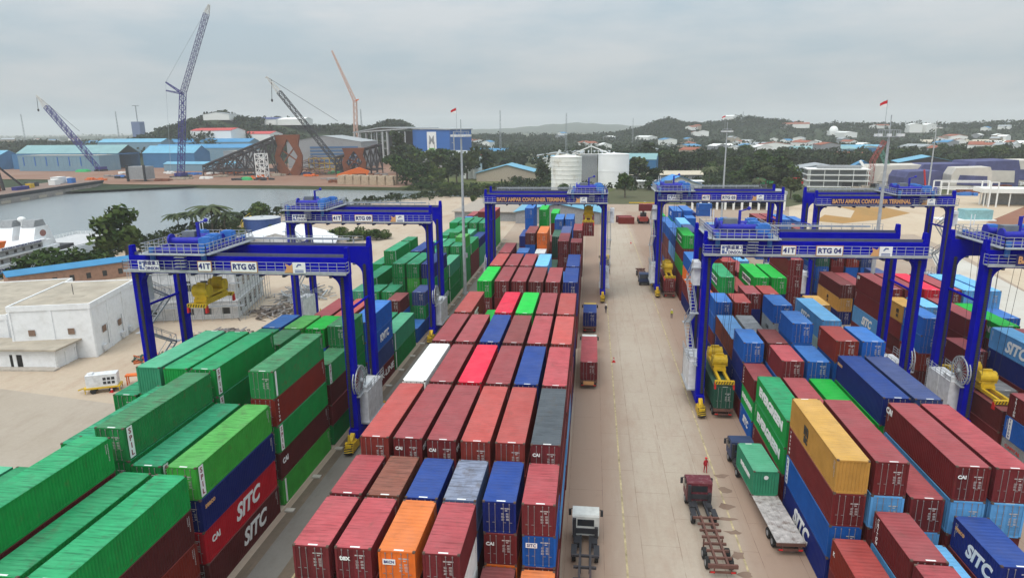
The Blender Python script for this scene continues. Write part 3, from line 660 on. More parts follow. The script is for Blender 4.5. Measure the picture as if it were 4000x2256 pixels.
RP = rtg_parts()
M_BATAM = mat('logo_blue', (.10, .14, .32), .5, var=.02)
def signs(root0, no, batu):
    root = [c for c in root0.children if c.name.startswith('girder')][0]
    y = -1.56
    def board(x, wd, hgt, z=20.85, frame=None):
        m = MB()
        if frame: m.box(x-wd/2-.09, x+wd/2+.09, y-.03, y+.02, z-hgt/2-.09, z+hgt/2+.09)
        f = m.build('sign_frame', M_SIGNB, root) if frame else None
        m = MB(); m.box(x-wd/2, x+wd/2, y-.06, y-.01, z-hgt/2, z+hgt/2); return m.build('sign_board', M_SIGN, root)
    if batu:
        m = MB(); m.box(2.1, 17.2, y-.01, y+.03, 20.2, 21.5); m.build('sign_board', mat('banner_blue', (.02, .02, .12), .5), root)
        letter(root, 'BATU AMPAR CONTAINER TERMINAL', 1.12, M_ORTXT, 'F', (9.6, y-.05, 20.85), bold=.035, width=14.6)
        lx = 20.6
    else:
        b = board(2.55, 2.55, 1.2)
        letter(b, '\u9f0e\u76db\u91cd\u5de5', .50, M_NAVYTXT, 'F', (2.95, y-.08, 21.13), bold=.012)
        letter(b, 'DINSON', .52, M_NAVYTXT, 'F', (2.95, y-.08, 20.54), bold=.02, width=1.55)
        m = MB()
        for x0, x1, z0, z1 in ((1.40, 1.72, 20.95, 21.35), (1.40, 1.72, 20.38, 20.85), (1.76, 2.02, 21.15, 21.35), (1.76, 2.02, 20.38, 20.60), (1.92, 2.12, 20.68, 21.08)): m.box(x0, x1, y-.075, y-.055, z0, z1)
        m.build('emblem', M_BATAM, b)
        b = board(9.3, 1.5, 1.05, frame=True); letter(b, '41T', .85, M_NAVYTXT, 'F', (9.3, y-.08, 20.85), bold=.035)
        b = board(14.0, 2.95, 1.1, frame=True); letter(b, 'RTG '+no, .85, M_NAVYTXT, 'F', (14.0, y-.08, 20.85), bold=.035, width=2.65)
        lx = 20.4
    b = board(lx, 1.45, 1.2)
    m = MB(); m.prism([(lx-.35, 20.95), (lx-.1, 21.3), (lx+.25, 21.28), (lx+.3, 21.1), (lx-.02, 21.12), (lx-.22, 20.9)], 'y', y-.08, y-.062); m.box(lx-.5, lx+.5, y-.078, y-.062, 20.52, 20.62); m.box(lx-.5, lx+.5, y-.078, y-.062, 20.34, 20.44)
    m.build('emblem', M_BATAM, b)
    m = MB(); m.prism([(lx-1.75, 20.28), (lx-.76, 20.28), (lx-.76, 21.3), (lx-1.05, 21.05), (lx-1.6, 21.3), (lx-1.45, 20.85)], 'y', y-.05, y-.02); m.build('orange_emblem', M_ORTXT, b)
def gantry_crane(X, Y, label, no=None, batu=False, tx=4.5, reel_right=True, spread=None, stair_left=True):
    root = thing('gantry_crane', (X, Y, .004), label, 'gantry crane', 0, 'blue rubber tyred gantry cranes')
    g0 = link('girder', RP['girder'], root); g1 = link('girder', RP['girder'], root); g0.location = (0, 0, UP); g1.location = (0, WB, UP)
    link('trolley_rail', RP['trolley_rail'], g0); link('trolley_rail', RP['trolley_rail'], g1)
    link('cable_tray', RP['cable_tray'], g1); link('walkway', RP['walkway'], g0)
    for x in (0, SPAN):
        for y in (0, WB):
            l = link('leg', RP['leg'], root); l.location = (x, y, 0)
            c = link('cable_chain', RP['cable_chain'], l); c.location = (.18 if x == 0 else -.18, 0, 0)
        s = link('sill_beam', RP['sill_beam'], root); s.location = (x, 0, 0)
        t = link('tie_beam', RP['tie'], root); t.location = (x, 0, 0)
        for y, fl in ((-1.2, 0), (WB+1.2, math.pi)):
            b = link('bogie', RP['bogie'], root); b.location = (x, y, 0); b.rotation_euler = (0, 0, fl)
            link('wheel', RP['wheel'], b); link('hazard_stripes', RP['stripes'], b)
        e = link('electrical_house', RP['ehouse'], root); e.location = (x+(.35 if x else -.35), 0, 0)
        p = link('platform', RP['platform'], root); p.location = (x+(.35 if x else -.35), 0, 0)
    xs = 0 if stair_left else SPAN
    s = link('stair', RP['stair'], root); s.location = (xs+(-1.15 if xs == 0 else 1.15), 0, 0)
    if stair_left is not None: c = link('equipment_cabinet', RP['cabin_box'], root); c.location = (-1.35 if xs == 0 else SPAN+1.35, 1.0, 0)
    xr = SPAN+.5 if reel_right else -.5
    r = link('cable_reel', RP['reel'], root); r.location = (xr, -.2+1.0, 8.0); link('reel_cable', RP['reel_cable'], r)
    t = link('trolley', RP['trolley'], root); t.location = (tx, 0, 22.1+UP)
    
    for x, y in ((-3.1, -.75), (3.1, -.75), (-3.1, WB+.75), (3.1, WB+.75)): d = link('drive_motor', RP['motor'], t); d.location = (x, y, 0)
    for x, y in ((2.0, 3.5), (-1.2, 6.3), (2.3, 6.2), (2.6, 1.0)): d = link('winch_motor', RP['winch_motor'], t); d.location = (x, y, 1.0)
    link('winch_cover', RP['winch_house'], t); link('trolley_walkway', RP['trolley_walk'], t); link('antenna', RP['antenna'], t)
    signs(root, no, batu)
    return root
def spreader(X, Y, Z, top, label, half=5.9):
    """yellow lifting frame (12.1 m along y) hung on ropes from a trolley"""
    root = thing('container_spreader', (X, Y, Z), label, 'spreader', 0, 'yellow container spreaders')
    m = MB()
    for x in (-.55, .55): m.box(x-.16, x+.16, -half+.3, half-.3, 0.25, .62)
    for y in (-half, half): m.box(-1.2, 1.2, y-.22, y+.22, .15, .6)
    m.box(-.8, .8, -2.4, 2.4, .6, .95); m.build('main_beam', M_YEL, root)
    m = MB()
    for y in (-1.7, 1.7):
        m.box(-.75, .75, y-.55, y+.55, .95, 1.9); m.tube((-.95, y, 1.9), (.95, y, 1.9), .72, 16)
        m.prism([(-.95, 1.9), (.95, 1.9), (.5, 2.85), (-.5, 2.85)], 'y', y-.15, y+.15)
    m.box(-1.0, 1.0, -2.2, 2.2, 1.25, 1.5); m.build('head_block', M_YEL, root)
    m = MB()
    for x in (-1.15, 1.15):
        for y in (-half, half): m.prism([(y-.25, -.5), (y+.25, -.5), (y+.15, .35), (y-.15, .35)], 'x', x-.1, x+.1)
    m.build('corner_guide', M_RED, root)
    m = MB()
    for y in (-half, half):
        for i in range(7): m.bar((-1.1+i*.33, y-.235, .2), (-.95+i*.33, y-.235, .55), .03, .1)
    m.build('hazard_stripes', M_BLACK, root)
    m = MB()
    for x in (-.85, .85):
        for y in (-2.3, -1.2, 1.2, 2.3): m.tube((x*1.0, y, 1.9), (x*1.5, y*1.25, top-Z), .022, 5)
    m.build('hoist_rope', M_DARK, root)
    return root

C5 = gantry_crane(-52.35, 70.2, 'blue gantry crane 05, nearest one, standing over the green containers', '05', tx=5.7)
C9 = gantry_crane(-52.75, 111.2, 'blue gantry crane 09 standing behind crane 05', '09', tx=3.3, reel_right=True)
CB = gantry_crane(-22.4, 142.0, 'blue gantry crane with orange terminal lettering above the middle block', None, True, tx=21.4, reel_right=False, stair_left=False)
C3 = gantry_crane(14.7, 147.6, 'blue gantry crane 03 at the far side of the road', '03', tx=2.8)
C4 = gantry_crane(14.5, 84.6, 'blue gantry crane 04 across the road with its trolley at the road end', '04', tx=4.1)
CF_ = gantry_crane(44.9, 140.3, 'blue gantry crane with orange lettering beside the sandy ground', None, True, tx=18.1, stair_left=False)
C6 = gantry_crane(44.6, 80.0, 'blue gantry crane cut off by the picture edge, cable reel on its road side', None, True, tx=4.6, reel_right=False, stair_left=None)

# ------------------------------------------------------------------ spreaders, trucks, people, masts
spreader(-46.0, 73.95, 16.3, 23.1, half=3.0, label='empty yellow spreader hanging high under crane 05')
spreader(-.75, 145.75, 17.15, 23.1, 'yellow spreader holding up a maroon container beside the road')
spreader(17.2, 88.35, 4.5, 23.1, 'yellow spreader lowered onto a green container under crane 04')
spreader(17.2, 151.35, 4.25, 23.1, 'yellow spreader lowered onto a maroon container under crane 03')
spreader(47.4, 83.2, 5.22, 23.1, 'yellow spreader lowered onto a dark container beside the cable reel')
def loose_box(x, y, z, L, H, code, label, blind=False, rz=0):
    o = make_container((x, y, z), L, H, code, True, blind, int(x*7+y) % 4, rz); tag(o, label, 'shipping container'); return o
lb = loose_box(-.75, 145.75, 14.42, S4, 2.7, 'M', 'maroon container hanging from a yellow spreader beside the road')

def wheel(m, x, y, r, wd=.28): m.tube((x-wd/2, y, r), (x+wd/2, y, r), r, 14)
def truck(x, y, rz, label, cabcol, load=None, bed='skeletal', trailer=12.4, bedcol=None):
    """tractor with trailer; local +y is forward, y=0 at the trailer's tail"""
    root = thing('container_truck', (x, y, .004), label, 'truck', rz, 'container trucks in the yard')
    bc = bedcol or mat('rusty_chassis', (.14, .065, .05), .8, dirt=(.05, .04, .035), dirt_amt=.6)
    T = trailer
    m = MB()
    for sx in (-.45, .45): m.box(sx-.09, sx+.09, .1, T, 1.02, 1.32)
    for i in range(8): yy = .2+i*(T-.4)/7; m.box(-.95 if i % 7 else -1.2, .95 if i % 7 else 1.2, yy-.09, yy+.09, 1.08, 1.28)
    m.box(-1.22, 1.22, 0, .22, 1.02, 1.34); m.box(-1.1, 1.1, .02, .1, .55, .75)
    for sx in (-.7, .7): m.box(sx-.05, sx+.05, .02, .12, .5, 1.1)
    for sx in (-.8, .8): m.bar((sx, T-3.4, .3), (sx, T-3.4, 1.1), .12)
    m.build('trailer_chassis', bc, root)
    if bed == 'flat':
        m = MB()
        for i in range(6): m.box(-1.25+i*.417, -1.25+(i+1)*.417-.012, 0, T, 1.345, 1.41)
        m.build('flatbed', mat('worn_planks', (.42, .39, .37), .85, var=.4, scale=2.5, dirt=(.14, .085, .065), dirt_amt=1.0, dscale=1.6), root)
    for yy in (1.5, 2.8, T+.8, T+4.3):
        for sx in (-1, 1):
            m = MB(); wheel(m, sx*.98, yy, .50, .34); wheel(m, sx*.98, yy, .5, .1) if 0 else None
            wl = m.build('wheel', M_TYRE, root)
            m = MB(); m.tube((sx*1.12, yy, .5), (sx*1.165, yy, .5), .26, 10); m.build('rim', M_STEEL, wl)
    m = MB()
    for sx in (-.42, .42): m.box(sx-.1, sx+.1, T-2.0, T+4.9, .75, 1.0)
    m.box(-1.1, 1.1, T+4.7, T+5.0, .5, .95); m.box(-1.05, -.5, T+1.9, T+2.9, .5, 1.0); m.box(.5, 1.05, T+1.9, T+3.1, .5, 1.0)
    for sx in (-1, 1):
        x0, x1 = sorted((sx*.72, sx*1.22)); m.box(x0, x1, T+.1, T+1.5, 1.06, 1.12)
    m.build('tractor_chassis', M_DARK, root)
    cb = MB(); c0 = T+3.1; c1 = T+5.05
    cb.prism([(c0, .95), (c1, .95), (c1+.06, 1.7), (c1-.16, 2.75), (c1-.45, 2.95), (c0+.1, 2.95), (c0, 2.8)], 'x', -1.2, 1.2)
    cab = cb.build('cab', cabcol, root)
    m = MB(); m.quad((-1.05, c1+.075, 1.72), (1.05, c1+.075, 1.72), (1.0, c1-.125, 2.66), (-1.0, c1-.125, 2.66))
    m.box(-.75, .75, c0-.015, c0+.01, 1.9, 2.55)
    for sx in (-1, 1):
        x0, x1 = sorted((sx*1.19, sx*1.212)); m.prism([(c0+.55, 1.75), (c1-.12, 1.75), (c1-.28, 2.6), (c0+.55, 2.6)], 'x', x0, x1)
    m.build('window', M_GLASS, cab)
    m = MB(); m.box(-1.15, -.85, c0-.3, c0-.05, .9, 2.7); m.box(.8, 1.1, c0-.35, c0-.05, .9, 1.9); m.box(-1.0, 1.0, c0-.12, c0-.04, 1.2, 1.7)
    m.build('exhaust_stack', M_DARK, cab)
    for sx in (-1.45, 1.45): m = MB(); m.box(sx-.12, sx+.12, c1-.35, c1-.2, 1.9, 2.5); m.bar((sx, c1-.28, 2.5), (sx*.8, c1-.28, 2.6), .05); m.build('mirror', M_DARK, cab)
    for sx in (-.85, .85):
        m = MB(); m.box(sx-.18, sx+.18, -.03, 0, .6, .74); m.build('tail_lamp', M_RED, root)
    return root
MT_WHITECAB = mat('cab_white', (.62, .62, .58), .45); MT_RED = mat('cab_maroon', (.13, .02, .03), .5, dirt=(.35, .25, .25), dirt_amt=.5, dscale=3); MT_BLUE = mat('cab_blue', (.03, .05, .12), .5); MT_YEL = mat('cab_yellow', (.6, .42, .06), .5)
truck(-.05, 117.2, 0, 'truck carrying a short navy container, on the lane by the middle block', MT_YEL, trailer=6.4)
loose_box(-.05, 120.4, 1.36, S2, 2.59, 'N', 'short navy container on a truck in the lane by the middle block')
tb_ = truck(-.05, 90.4, 0, 'truck carrying a long maroon container, orange tail board, by the middle block', MT_WHITECAB)
loose_box(-.05, 96.8, 1.36, S4, 2.7, 'P', 'long maroon container on a truck in the lane by the middle block')
m = MB(); m.box(-.75, .75, -.07, -.04, .75, 1.3); m.build('tail_board', M_ORTXT, tb_)
truck(-.05, 39.2, 0, 'truck with a white cab and empty dark trailer at the middle block front', MT_WHITECAB, bedcol=mat('dark_chassis', (.06, .055, .06), .8, dirt=(.2, .07, .05), dirt_amt=.7), trailer=11.2)
truck(11.35, 49.9, R(2.2), 'empty maroon truck with a rusty skeletal trailer in the road', MT_RED, trailer=7.4)
truck(17.75, 53.6, R(3.0), 'truck with a worn flatbed carrying a short green container', MT_BLUE, bed='flat', trailer=13.0)
ev = loose_box(17.15, 64.2, 1.42, S2, 2.6, 'T', 'short faded green container on a worn flatbed truck', True, R(3.0))
letter(ev, 'EVERGREEN', .62, M_WHITE, 'R', (WD/2-.005, .2, 1.35), bold=.05)
m = MB(); m.tube((0, S2/2+.0, 1.95), (0, S2/2+.012, 1.95), .22, 16); m.build('round_badge', M_WHITE, ev)
truck(17.2, 82.0, 0, 'truck under crane 04 carrying a long green container', MT_WHITECAB)
gr = loose_box(17.2, 88.35, 1.36, S4, 2.9, 'K', 'long dark green container on a truck under a lowered spreader')
truck(17.2, 144.6, 0, 'truck under crane 03 carrying a maroon container', MT_WHITECAB)
loose_box(17.2, 151.3, 1.36, S4, 2.6, 'M', 'long maroon container on a truck under crane 03')
truck(3.6, 168.0, 0, 'small terminal truck with a yellow cab top parked past crane lettering', MT_YEL, trailer=8.0)
truck(12.6, 170.5, R(180), 'dark truck waiting on the road behind crane 03', MT_BLUE, trailer=9)

# container handler at the road's far end, with one box in its grip and one on the ground
rs = thing('reach_stacker', (20.0, 262.0, .004), 'red container handler holding up a maroon container at the end of the road', 'reach stacker', 0)
m = MB(); m.box(-1.9, 1.9, 0, 7.5, .9, 2.2); m.box(-1.6, 1.6, -.8, 1.0, 1.0, 2.6); m.build('body', mat('handler_red', (.35, .045, .03), .5), rs)
m = MB(); m.bar((0, 6.5, 2.6), (0, -2.5, 8.5), .8, .9); m.build('boom', mat('handler_grey', (.3, .28, .27), .6), rs)
m = MB(); m.box(-1.2, 1.2, 3.2, 5.2, 2.2, 3.9); m.build('cab', M_GLASS, rs)
for sx in (-1.7, 1.7):
    for yy, r_ in ((.6, .95), (6.6, .8)): m = MB(); m.tube((sx-.45, yy, r_), (sx+.45, yy, r_), r_, 14); m.build('wheel', M_TYRE, rs)
m = MB(); m.box(-.6, .6, -3.0, -2.2, 7.4, 8.6); m.box(-6, 6, -2.9, -2.4, 8.3, 8.6); m.build('grab', M_YEL, rs)
loose_box(20.6, 256.5, 5.7, S2, 2.6, 'M', 'short maroon container held up by the container handler', False, R(90))
loose_box(13.3, 262.0, .01, S2, 2.6, 'R', 'short maroon container standing crosswise at the end of the road', False, R(90))
loose_box(12.5, 266.5, .01, S2, 2.6, 'M', 'short maroon container behind the crosswise one at the road end', False, R(90))
loose_box(46.6, 287.0, .01, S2, 2.6, 'B', 'short blue container, lower of two standing crosswise', False, R(90))
loose_box(46.6, 287.0, 2.62, S2, 2.6, 'B', 'short blue container, upper of two standing crosswise', False, R(90))

# people
def person_mesh():
    me = bpy.data.meshes.new('person_skin')
    V = [(0,0,.98),(0,0,1.2),(0,0,1.40),(0,.0,1.52),(0,-.01,1.62),(0,0,1.74), (.19,0,1.42),(.25,.0,1.15),(.24,-.1,.92),(.24,-.14,.82), (-.19,0,1.42),(-.25,0,1.15),(-.24,-.08,.92),(-.24,-.12,.82),
         (.10,0,.92),(.11,-.06,.5),(.11,-.02,.09),(.12,-.16,.05), (-.10,0,.92),(-.11,.05,.5),(-.11,.12,.09),(-.12,-.02,.05)]
    E_ = [(0,1),(1,2),(2,3),(3,4),(4,5),(2,6),(6,7),(7,8),(8,9),(2,10),(10,11),(11,12),(12,13),(0,14),(14,15),(15,16),(16,17),(0,18),(18,19),(19,20),(20,21)]
    RD = [.16,.145,.17,.07,.10,.085,.075,.055,.042,.045,.075,.055,.042,.045,.10,.075,.05,.045,.10,.075,.05,.045]
    me.from_pydata(V, E_, []); o = bpy.data.objects.new('p', me); COL.objects.link(o)
    md = o.modifiers.new('s', 'SKIN'); sv = me.skin_vertices[0].data
    for i, r_ in enumerate(RD): sv[i].radius = (r_, r_*.85)
    sv[0].use_root = True
    sb = o.modifiers.new('b', 'SUBSURF'); sb.levels = 1; sb.render_levels = 1
    bpy.context.view_layer.update()
    out = bpy.data.meshes.new_from_object(o.evaluated_get(bpy.context.evaluated_depsgraph_get()))
    bpy.data.objects.remove(o); return out
PM = person_mesh()
def person(x, y, rz, top, legs, helm, label):
    me = PM.copy(); me.materials.clear(); sk = mat('skin', (.28, .15, .10), .6)
    for q in (sk, top, legs): me.materials.append(q)
    for p in me.polygons:
        z = p.center.z; p.material_index = 0 if z > 1.53 or (z < .98 and abs(p.center.x) > .2) else 1 if z > .98 else 2
        p.use_smooth = True
    o = link('person', me); o.location = (x, y, .008); o.rotation_euler = (0, 0, rz); tag(o, label, 'person')
    m = MB(); m.ell((0, -.005, 1.74), .125, .14, .12, 12, 5, 0, 90); m.tube((0, -.02, 1.735), (0, -.02, 1.75), .16, 12); m.build('helmet', helm, o, True)
    m = MB(); m.tube((0, 0, 1.02), (0, 0, 1.42), .205, 10, .20); 
    m = MB(); m.box(-.04, .04, -.125, -.10, 1.60, 1.645); m.build('face', sk, o)
M_HIVIS = mat('hivis_yellow', (.5, .5, .05), .6); M_REDC = mat('red_coverall', (.40, .02, .03), .7); M_DKC = mat('dark_trousers', (.03, .03, .045), .8)
person(12.76, 67.8, R(20), M_REDC, M_REDC, M_RED, 'person in red coverall and red helmet standing in the road')
person(15.9, 128.8, R(-10), M_HIVIS, M_DKC, M_WHITE, 'person in yellow vest and white helmet near crane 03')
person(3.15, 131.5, R(160), M_DKC, M_DKC, M_WHITE, 'person in dark clothes by the striped crane wheel')
def cone(x, y, label):
    o = thing('traffic_cone', (x, y, .008), label, 'traffic cone', 0, 'traffic cones')
    m = MB(); m.tube((0, 0, .03), (0, 0, .8), .22, 12, .05); m.build('cone_body', M_RED, o)
    m = MB(); m.tube((0, 0, .4), (0, 0, .55), .149, 12, .113); m.build('white_band', M_WHITE, o)
    m = MB(); m.box(-.28, .28, -.28, .28, 0, .05); m.build('cone_base', M_RED, o)
cone(3.9, 102.4, 'red traffic cone in the road beside the loaded truck'); cone(12.66, 216, 'red traffic cone far up the road'); cone(-68.66, 82.9, 'red traffic cone next to the generator trailer')

# floodlight masts
M_MAST = mat('mast_grey', (.42, .44, .46), .5, .2)
def mast(x, y, h, label, flags=True):
    root = thing('floodlight_mast', (x, y, .004), label, 'light mast', 0, 'floodlight masts')
    m = MB(); m.tube((0, 0, 0), (0, 0, h-4), .42, 12, .2); m.tube((0, 0, 0), (0, 0, .5), .65, 12); m.tube((0, 0, h-4), (0, 0, h), .1, 8); m.build('pole', M_MAST, root)
    m = MB(); n = 12
    for i in range(n):
        a = 2*math.pi*i/n; b = 2*math.pi*(i+1)/n
        for rr, z in ((1.7, h-3.6), (1.7, h-2.5), (1.0, h-3.6)): m.bar((rr*math.cos(a), rr*math.sin(a), z), (rr*math.cos(b), rr*math.sin(b), z), .07)
        m.bar((1.7*math.cos(a), 1.7*math.sin(a), h-3.6), (1.7*math.cos(a), 1.7*math.sin(a), h-2.5), .05)
        if i % 3 == 0: m.bar((0, 0, h-3.6), (1.7*math.cos(a), 1.7*math.sin(a), h-3.6), .09)
    m.build('head_frame', M_MAST, root)
    for i in range(8):
        a = 2*math.pi*(i+.5)/8; f = MB(); f.cbox((1.95*math.cos(a), 1.95*math.sin(a), h-3.35), (.6, .6, .45)); f.build('floodlight', M_EHOUSE, root)
    m = MB(); m.cbox((.5, 0, 9), (.5, .5, 1.0)); m.build('control_box', M_STEEL, root)
    if flags:
        fp = MB(); fp.tube((-.9, 0, h-2.5), (-.9, 0, h+2.6), .04, 6); p = fp.build('flag_pole', M_MAST, root)
        f = MB()
        for z, mi in ((h+1.9, 0), (h+1.35, 1)):
            f.mi = mi; f.add([(-.9, 0, z), (-1.5, .1, z-.18), (-2.1, -.05, z-.45), (-2.1, -.05, z-.02-.0), (-1.5, .1, z+.32), (-.9, 0, z+.55)], [(0,1,4,5), (1,2,3,4)])
        f.build('flag', [mat('flag_red', (.55, .02, .03), .7), M_WHITE], p)
    return root
mast(-28.3, 144.7, 38.5, 'tall grey floodlight mast beside the green containers')
mast(50.0, 266.0, 38.0, 'slim floodlight mast behind crane 03, before dark trees')
mast(50.35, 124.0, 38.2, 'thick grey floodlight mast in the far block, flags on top')
mast(151.0, 324.0, 38.3, 'pale floodlight mast beyond the sandy ground', False)

# ------------------------------------------------------------------ the left yard
M_WALL = mat('white_wall', (.80, .81, .82), .8, var=.06, dirt=(.42, .41, .38), dirt_amt=.35, dscale=.35)
M_ROOFC = mat('stained_concrete_roof', (.40, .35, .28), .9, var=.25, scale=.5, dirt=(.2, .16, .12), dirt_amt=.7, dscale=.25)
def block_house(x, y, rz, W, Dp, H, label, wall=M_WALL, door=None, par=.45):
    """flat-roofed block; local origin = near right corner, extends to -x and +y"""
    root = thing('white_building', (x, y, .004), label, 'building', rz)
    m = MB(); m.box(-W, 0, 0, Dp, 0, H-.3)
    n = max(2, int(W/5)); 
    for i in range(n+1): xx = -W+i*W/n; m.box(max(-W, xx-.3), min(0, xx+.3), -.12, 0, 0, H-.9)
    n = max(2, int(Dp/6))
    for i in range(n+1): yy = i*Dp/n; m.box(0, .12, max(0, yy-.3), min(Dp, yy+.3), 0, H-.9)
    m.box(-W-.15, .15, -.15, Dp+.15, H-.9, H-.29); m.box(-W-.15, .15, -.15, .1, H-.29, H); m.box(-W-.15, .15, Dp-.1, Dp+.15, H-.29, H); m.box(-W-.15, -W+.1, .1, Dp-.1, H-.29, H); m.box(-.1, .15, .1, Dp-.1, H-.29, H)
    m.build('wall', wall, root)
    m = MB(); m.box(-W+.1, -.1, .1, Dp-.1, H-.29, H-.16); m.build('roof', M_ROOFC, root)
    return root
b1 = block_house(-82.0, 97.0, R(15), 12.4, 18.3, 9.3, 'tall white flat-roofed building behind the white generator')
for yy, zz in ((3.0, 3.4), (9, 2.8)):
    m = MB(); m.box(.13, .18, yy, yy+1.3, zz, zz+1.1); m.build('vent', mat('louvre_brown', (.22, .14, .10), .7), b1)
for yy in (2.2, 9.5, 13): m = MB(); m.box(.12, .55, yy, yy+.95, .5, 1.4); m.build('air_conditioner', M_EHOUSE, b1)
for yy in (4.6, 10.5): m = MB(); m.tube((.2, yy, 1), (.2, yy, 4.6), .06, 6); m.build('pipe', M_STEEL, b1)
for xx in (-11, -5.0): m = MB(); m.box(xx, xx+4, -.10, -.02, 1.2, 3.2) if 0 else m.box(xx+1.2, xx+2.2, -.16, -.1, 4.2, 5.2); m.build('vent', mat('louvre_brown', (.22, .14, .10), .7), b1)
m = MB(); m.tube((-6, 8, 9.1), (-6, 8, 11), .06, 6); m.build('vent_pipe', M_DARK, b1)
b2 = block_house(-97.0, 96.4, R(21), 24, 29, 7.2, 'low wide white building with stained roof at the picture edge')
for xx in (.15,):
    for yy in (2, 8): m = MB(); m.box(.13, .17, yy, yy+1.8, .1, 2.4); m.build('door', M_BLACK, b2)
ht = block_house(-84.4, 91.2, R(4), 13.5, 4.6, 3.2, 'small white hut with two black doors before the white building')
for xx in (-7.6, -11.6): m = MB(); m.box(xx, xx+2.0, -.05, .05, .1, 2.35); m.build('door', M_BLACK, ht)
m = MB(); m.box(-14, .5, -1.4, -.02, 0, .25); m.build('step', mat('concrete_step', (.42, .38, .33), .9), ht)
m = MB(); m.box(-14.2, .9, -.9, 5.2, 3.15, 3.4); m.build('roof_slab', M_ROOFC, ht)
gen = thing('generator_trailer', (-70.1, 83.2, .004), 'white generator on a yellow wheeled trailer', 'generator', R(25))
m = MB(); m.box(-2.0, 2.0, -.8, .8, .95, 2.75); m.box(-1.6, -1.1, -.4, .4, 2.75, 2.95); m.build('housing', M_EHOUSE, gen)
m = MB()
for i in range(3): m.box(.2+i*.55, .6+i*.55, -.815, -.795, 1.3, 1.7); m.box(.2+i*.55, .6+i*.55, -.815, -.795, 1.9, 2.3)
m.build('vents', M_DARK, gen)
m = MB(); m.box(-2.3, 2.3, -.95, .95, .72, .94); m.bar((-2.3, 0, .8), (-3.3, 0, .5), .15)
for sx in (-2.2, 2.2):
    for sy in (-.85, .85): m.bar((sx, sy, .1), (sx, sy, .8), .1)
m.build('trailer_frame', M_YEL, gen)
for sx in (-1.2, 1.2):
    for sy in (-.8, .8): m = MB(); m.tube((sx, sy-.12, .4), (sx, sy+.12, .4), .4, 12); m.build('wheel', M_TYRE, gen)
fr = thing('lifting_frame', (-66.9, 86.6, .004), 'orange steel frame behind the white generator', 'steel frame', R(20))
m = MB()
for sx in (-1.6, 1.6):
    for sy in (-.4, .4): m.bar((sx, sy, 0), (sx, sy, 1.4), .14)
m.box(-1.8, 1.8, -.5, .5, 1.3, 1.5); m.build('frame', M_ORANGE, fr)

# building under scaffolding
sc = thing('scaffolded_building', (-70.3, 121.6, .004), 'unfinished white two storey building wrapped in scaffolding', 'building', R(13))
W_, D_, H_ = 18.5, 19.5, 9.6
M_GREYW = mat('raw_plaster', (.68, .68, .68), .85, var=.12, dirt=(.3, .29, .28), dirt_amt=.6, dscale=.5)
m = MB(); m.box(-W_, 0, 0, D_, 0, H_); m.box(-W_-.4, .4, -.4, D_+.4, 3.6, 3.85); m.box(-W_-.3, .3, -.3, .1, H_, H_+.5); m.box(-.1, .3, .1, D_, H_, H_+.5); m.build('wall', M_GREYW, sc)
for i in range(5):
    for z in (1.0, 5.8):
        if rr_ := (i*3+int(z)) % 4:
            m = MB(); m.box(-W_+1.5+i*3.5, -W_+3.0+i*3.5, -.03, .03, z, z+(2.1 if z > 3 else 1.3)); m.build('window', M_GLASS, sc)
for i in range(5):
    for z in (1.0, 5.8): m = MB(); m.box(-.03, .03, 1.5+i*3.6, 2.7+i*3.6, z, z+1.9); m.build('window', M_GLASS, sc)
m = MB(); m.prism([(-W_*.55, H_+.5), (-2, H_+.5), (-W_*.28-1, H_+1.8)], 'y', 1, D_*.55); m.build('roof', mat('roof_sheet_white', (.66, .67, .69), .6), sc)
m = MB(); m.box(-W_+.5, -W_*.57, 2, D_-3, H_, H_+.25); m.build('roof_void', M_BLACK, sc)
m = MB()
for i in range(12):
    x = -W_-.8+i*(W_+1.8)/11
    for y in (-.6, -1.7): m.bar((x, y, 0), (x, y, 10.8), .07)
    y = -1.2+i*(D_+1)/11
    for xx in (.6, 1.7): m.bar((xx, y, 0), (xx, y, 10.8), .07)
for k in range(5):
    z = .6+k*2.3
    for y in (-.6, -1.7): m.bar((-W_-.8, y, z), (1.7, y, z), .06)
    for x in (.6, 1.7): m.bar((x, -1.2, z), (x, D_, z), .06)
    if k in (1, 3): m.box(-W_-.8, 1.7, -1.7, -.6, z-.06, z-.02)
for i in range(5): m.bar((-W_+i*3.6, -1.7, .6), (-W_+3+i*3.6, -1.7, 6.3), .05)
m.build('scaffolding', M_STEEL, sc)
rr = random.Random(11)
def heap(name, x, y, sx, sy, h, n, mats, label, cat, lo=.3, hi=1.6):
    root = thing(name, (x, y, .004), label, cat)
    for k, mm in enumerate(mats):
        m = MB()
        for i in range(n):
            px = rr.gauss(0, sx*.4); py = rr.gauss(0, sy*.4); pz = max(.05, h*math.exp(-(px/sx)**2-(py/sy)**2)*rr.random())
            L_ = rr.uniform(lo, hi); a = rr.uniform(0, math.pi); t = rr.uniform(-.3, .3)
            d = Vector((math.cos(a), math.sin(a), t))*L_/2; c = Vector((px, py, pz))
            m.bar(c-d, c+d, rr.uniform(.08, .35), rr.uniform(.06, .3))
        m.build(('timber', 'rubble', 'scrap')[k % 3], mm, root)
    return root
M_WOOD = mat('weathered_timber', (.16, .13, .11), .9, var=.4); M_RUB = mat('rubble_grey', (.28, .26, .25), .9, var=.3); M_ORT = mat('orange_tarp', (.48, .12, .04), .8, var=.3)
heap('debris_pile', -64.5, 126, 7, 6, 1.2, 90, (M_WOOD, M_RUB), 'grey and brown building debris pile behind the scaffolded building corner', 'debris pile', .5, 3.0)
heap('debris_pile', -66.0, 110, 6, 4, 1.0, 90, (M_WOOD, M_RUB), 'timber debris pile between green containers and scaffolding', 'debris pile', .5, 2.6)
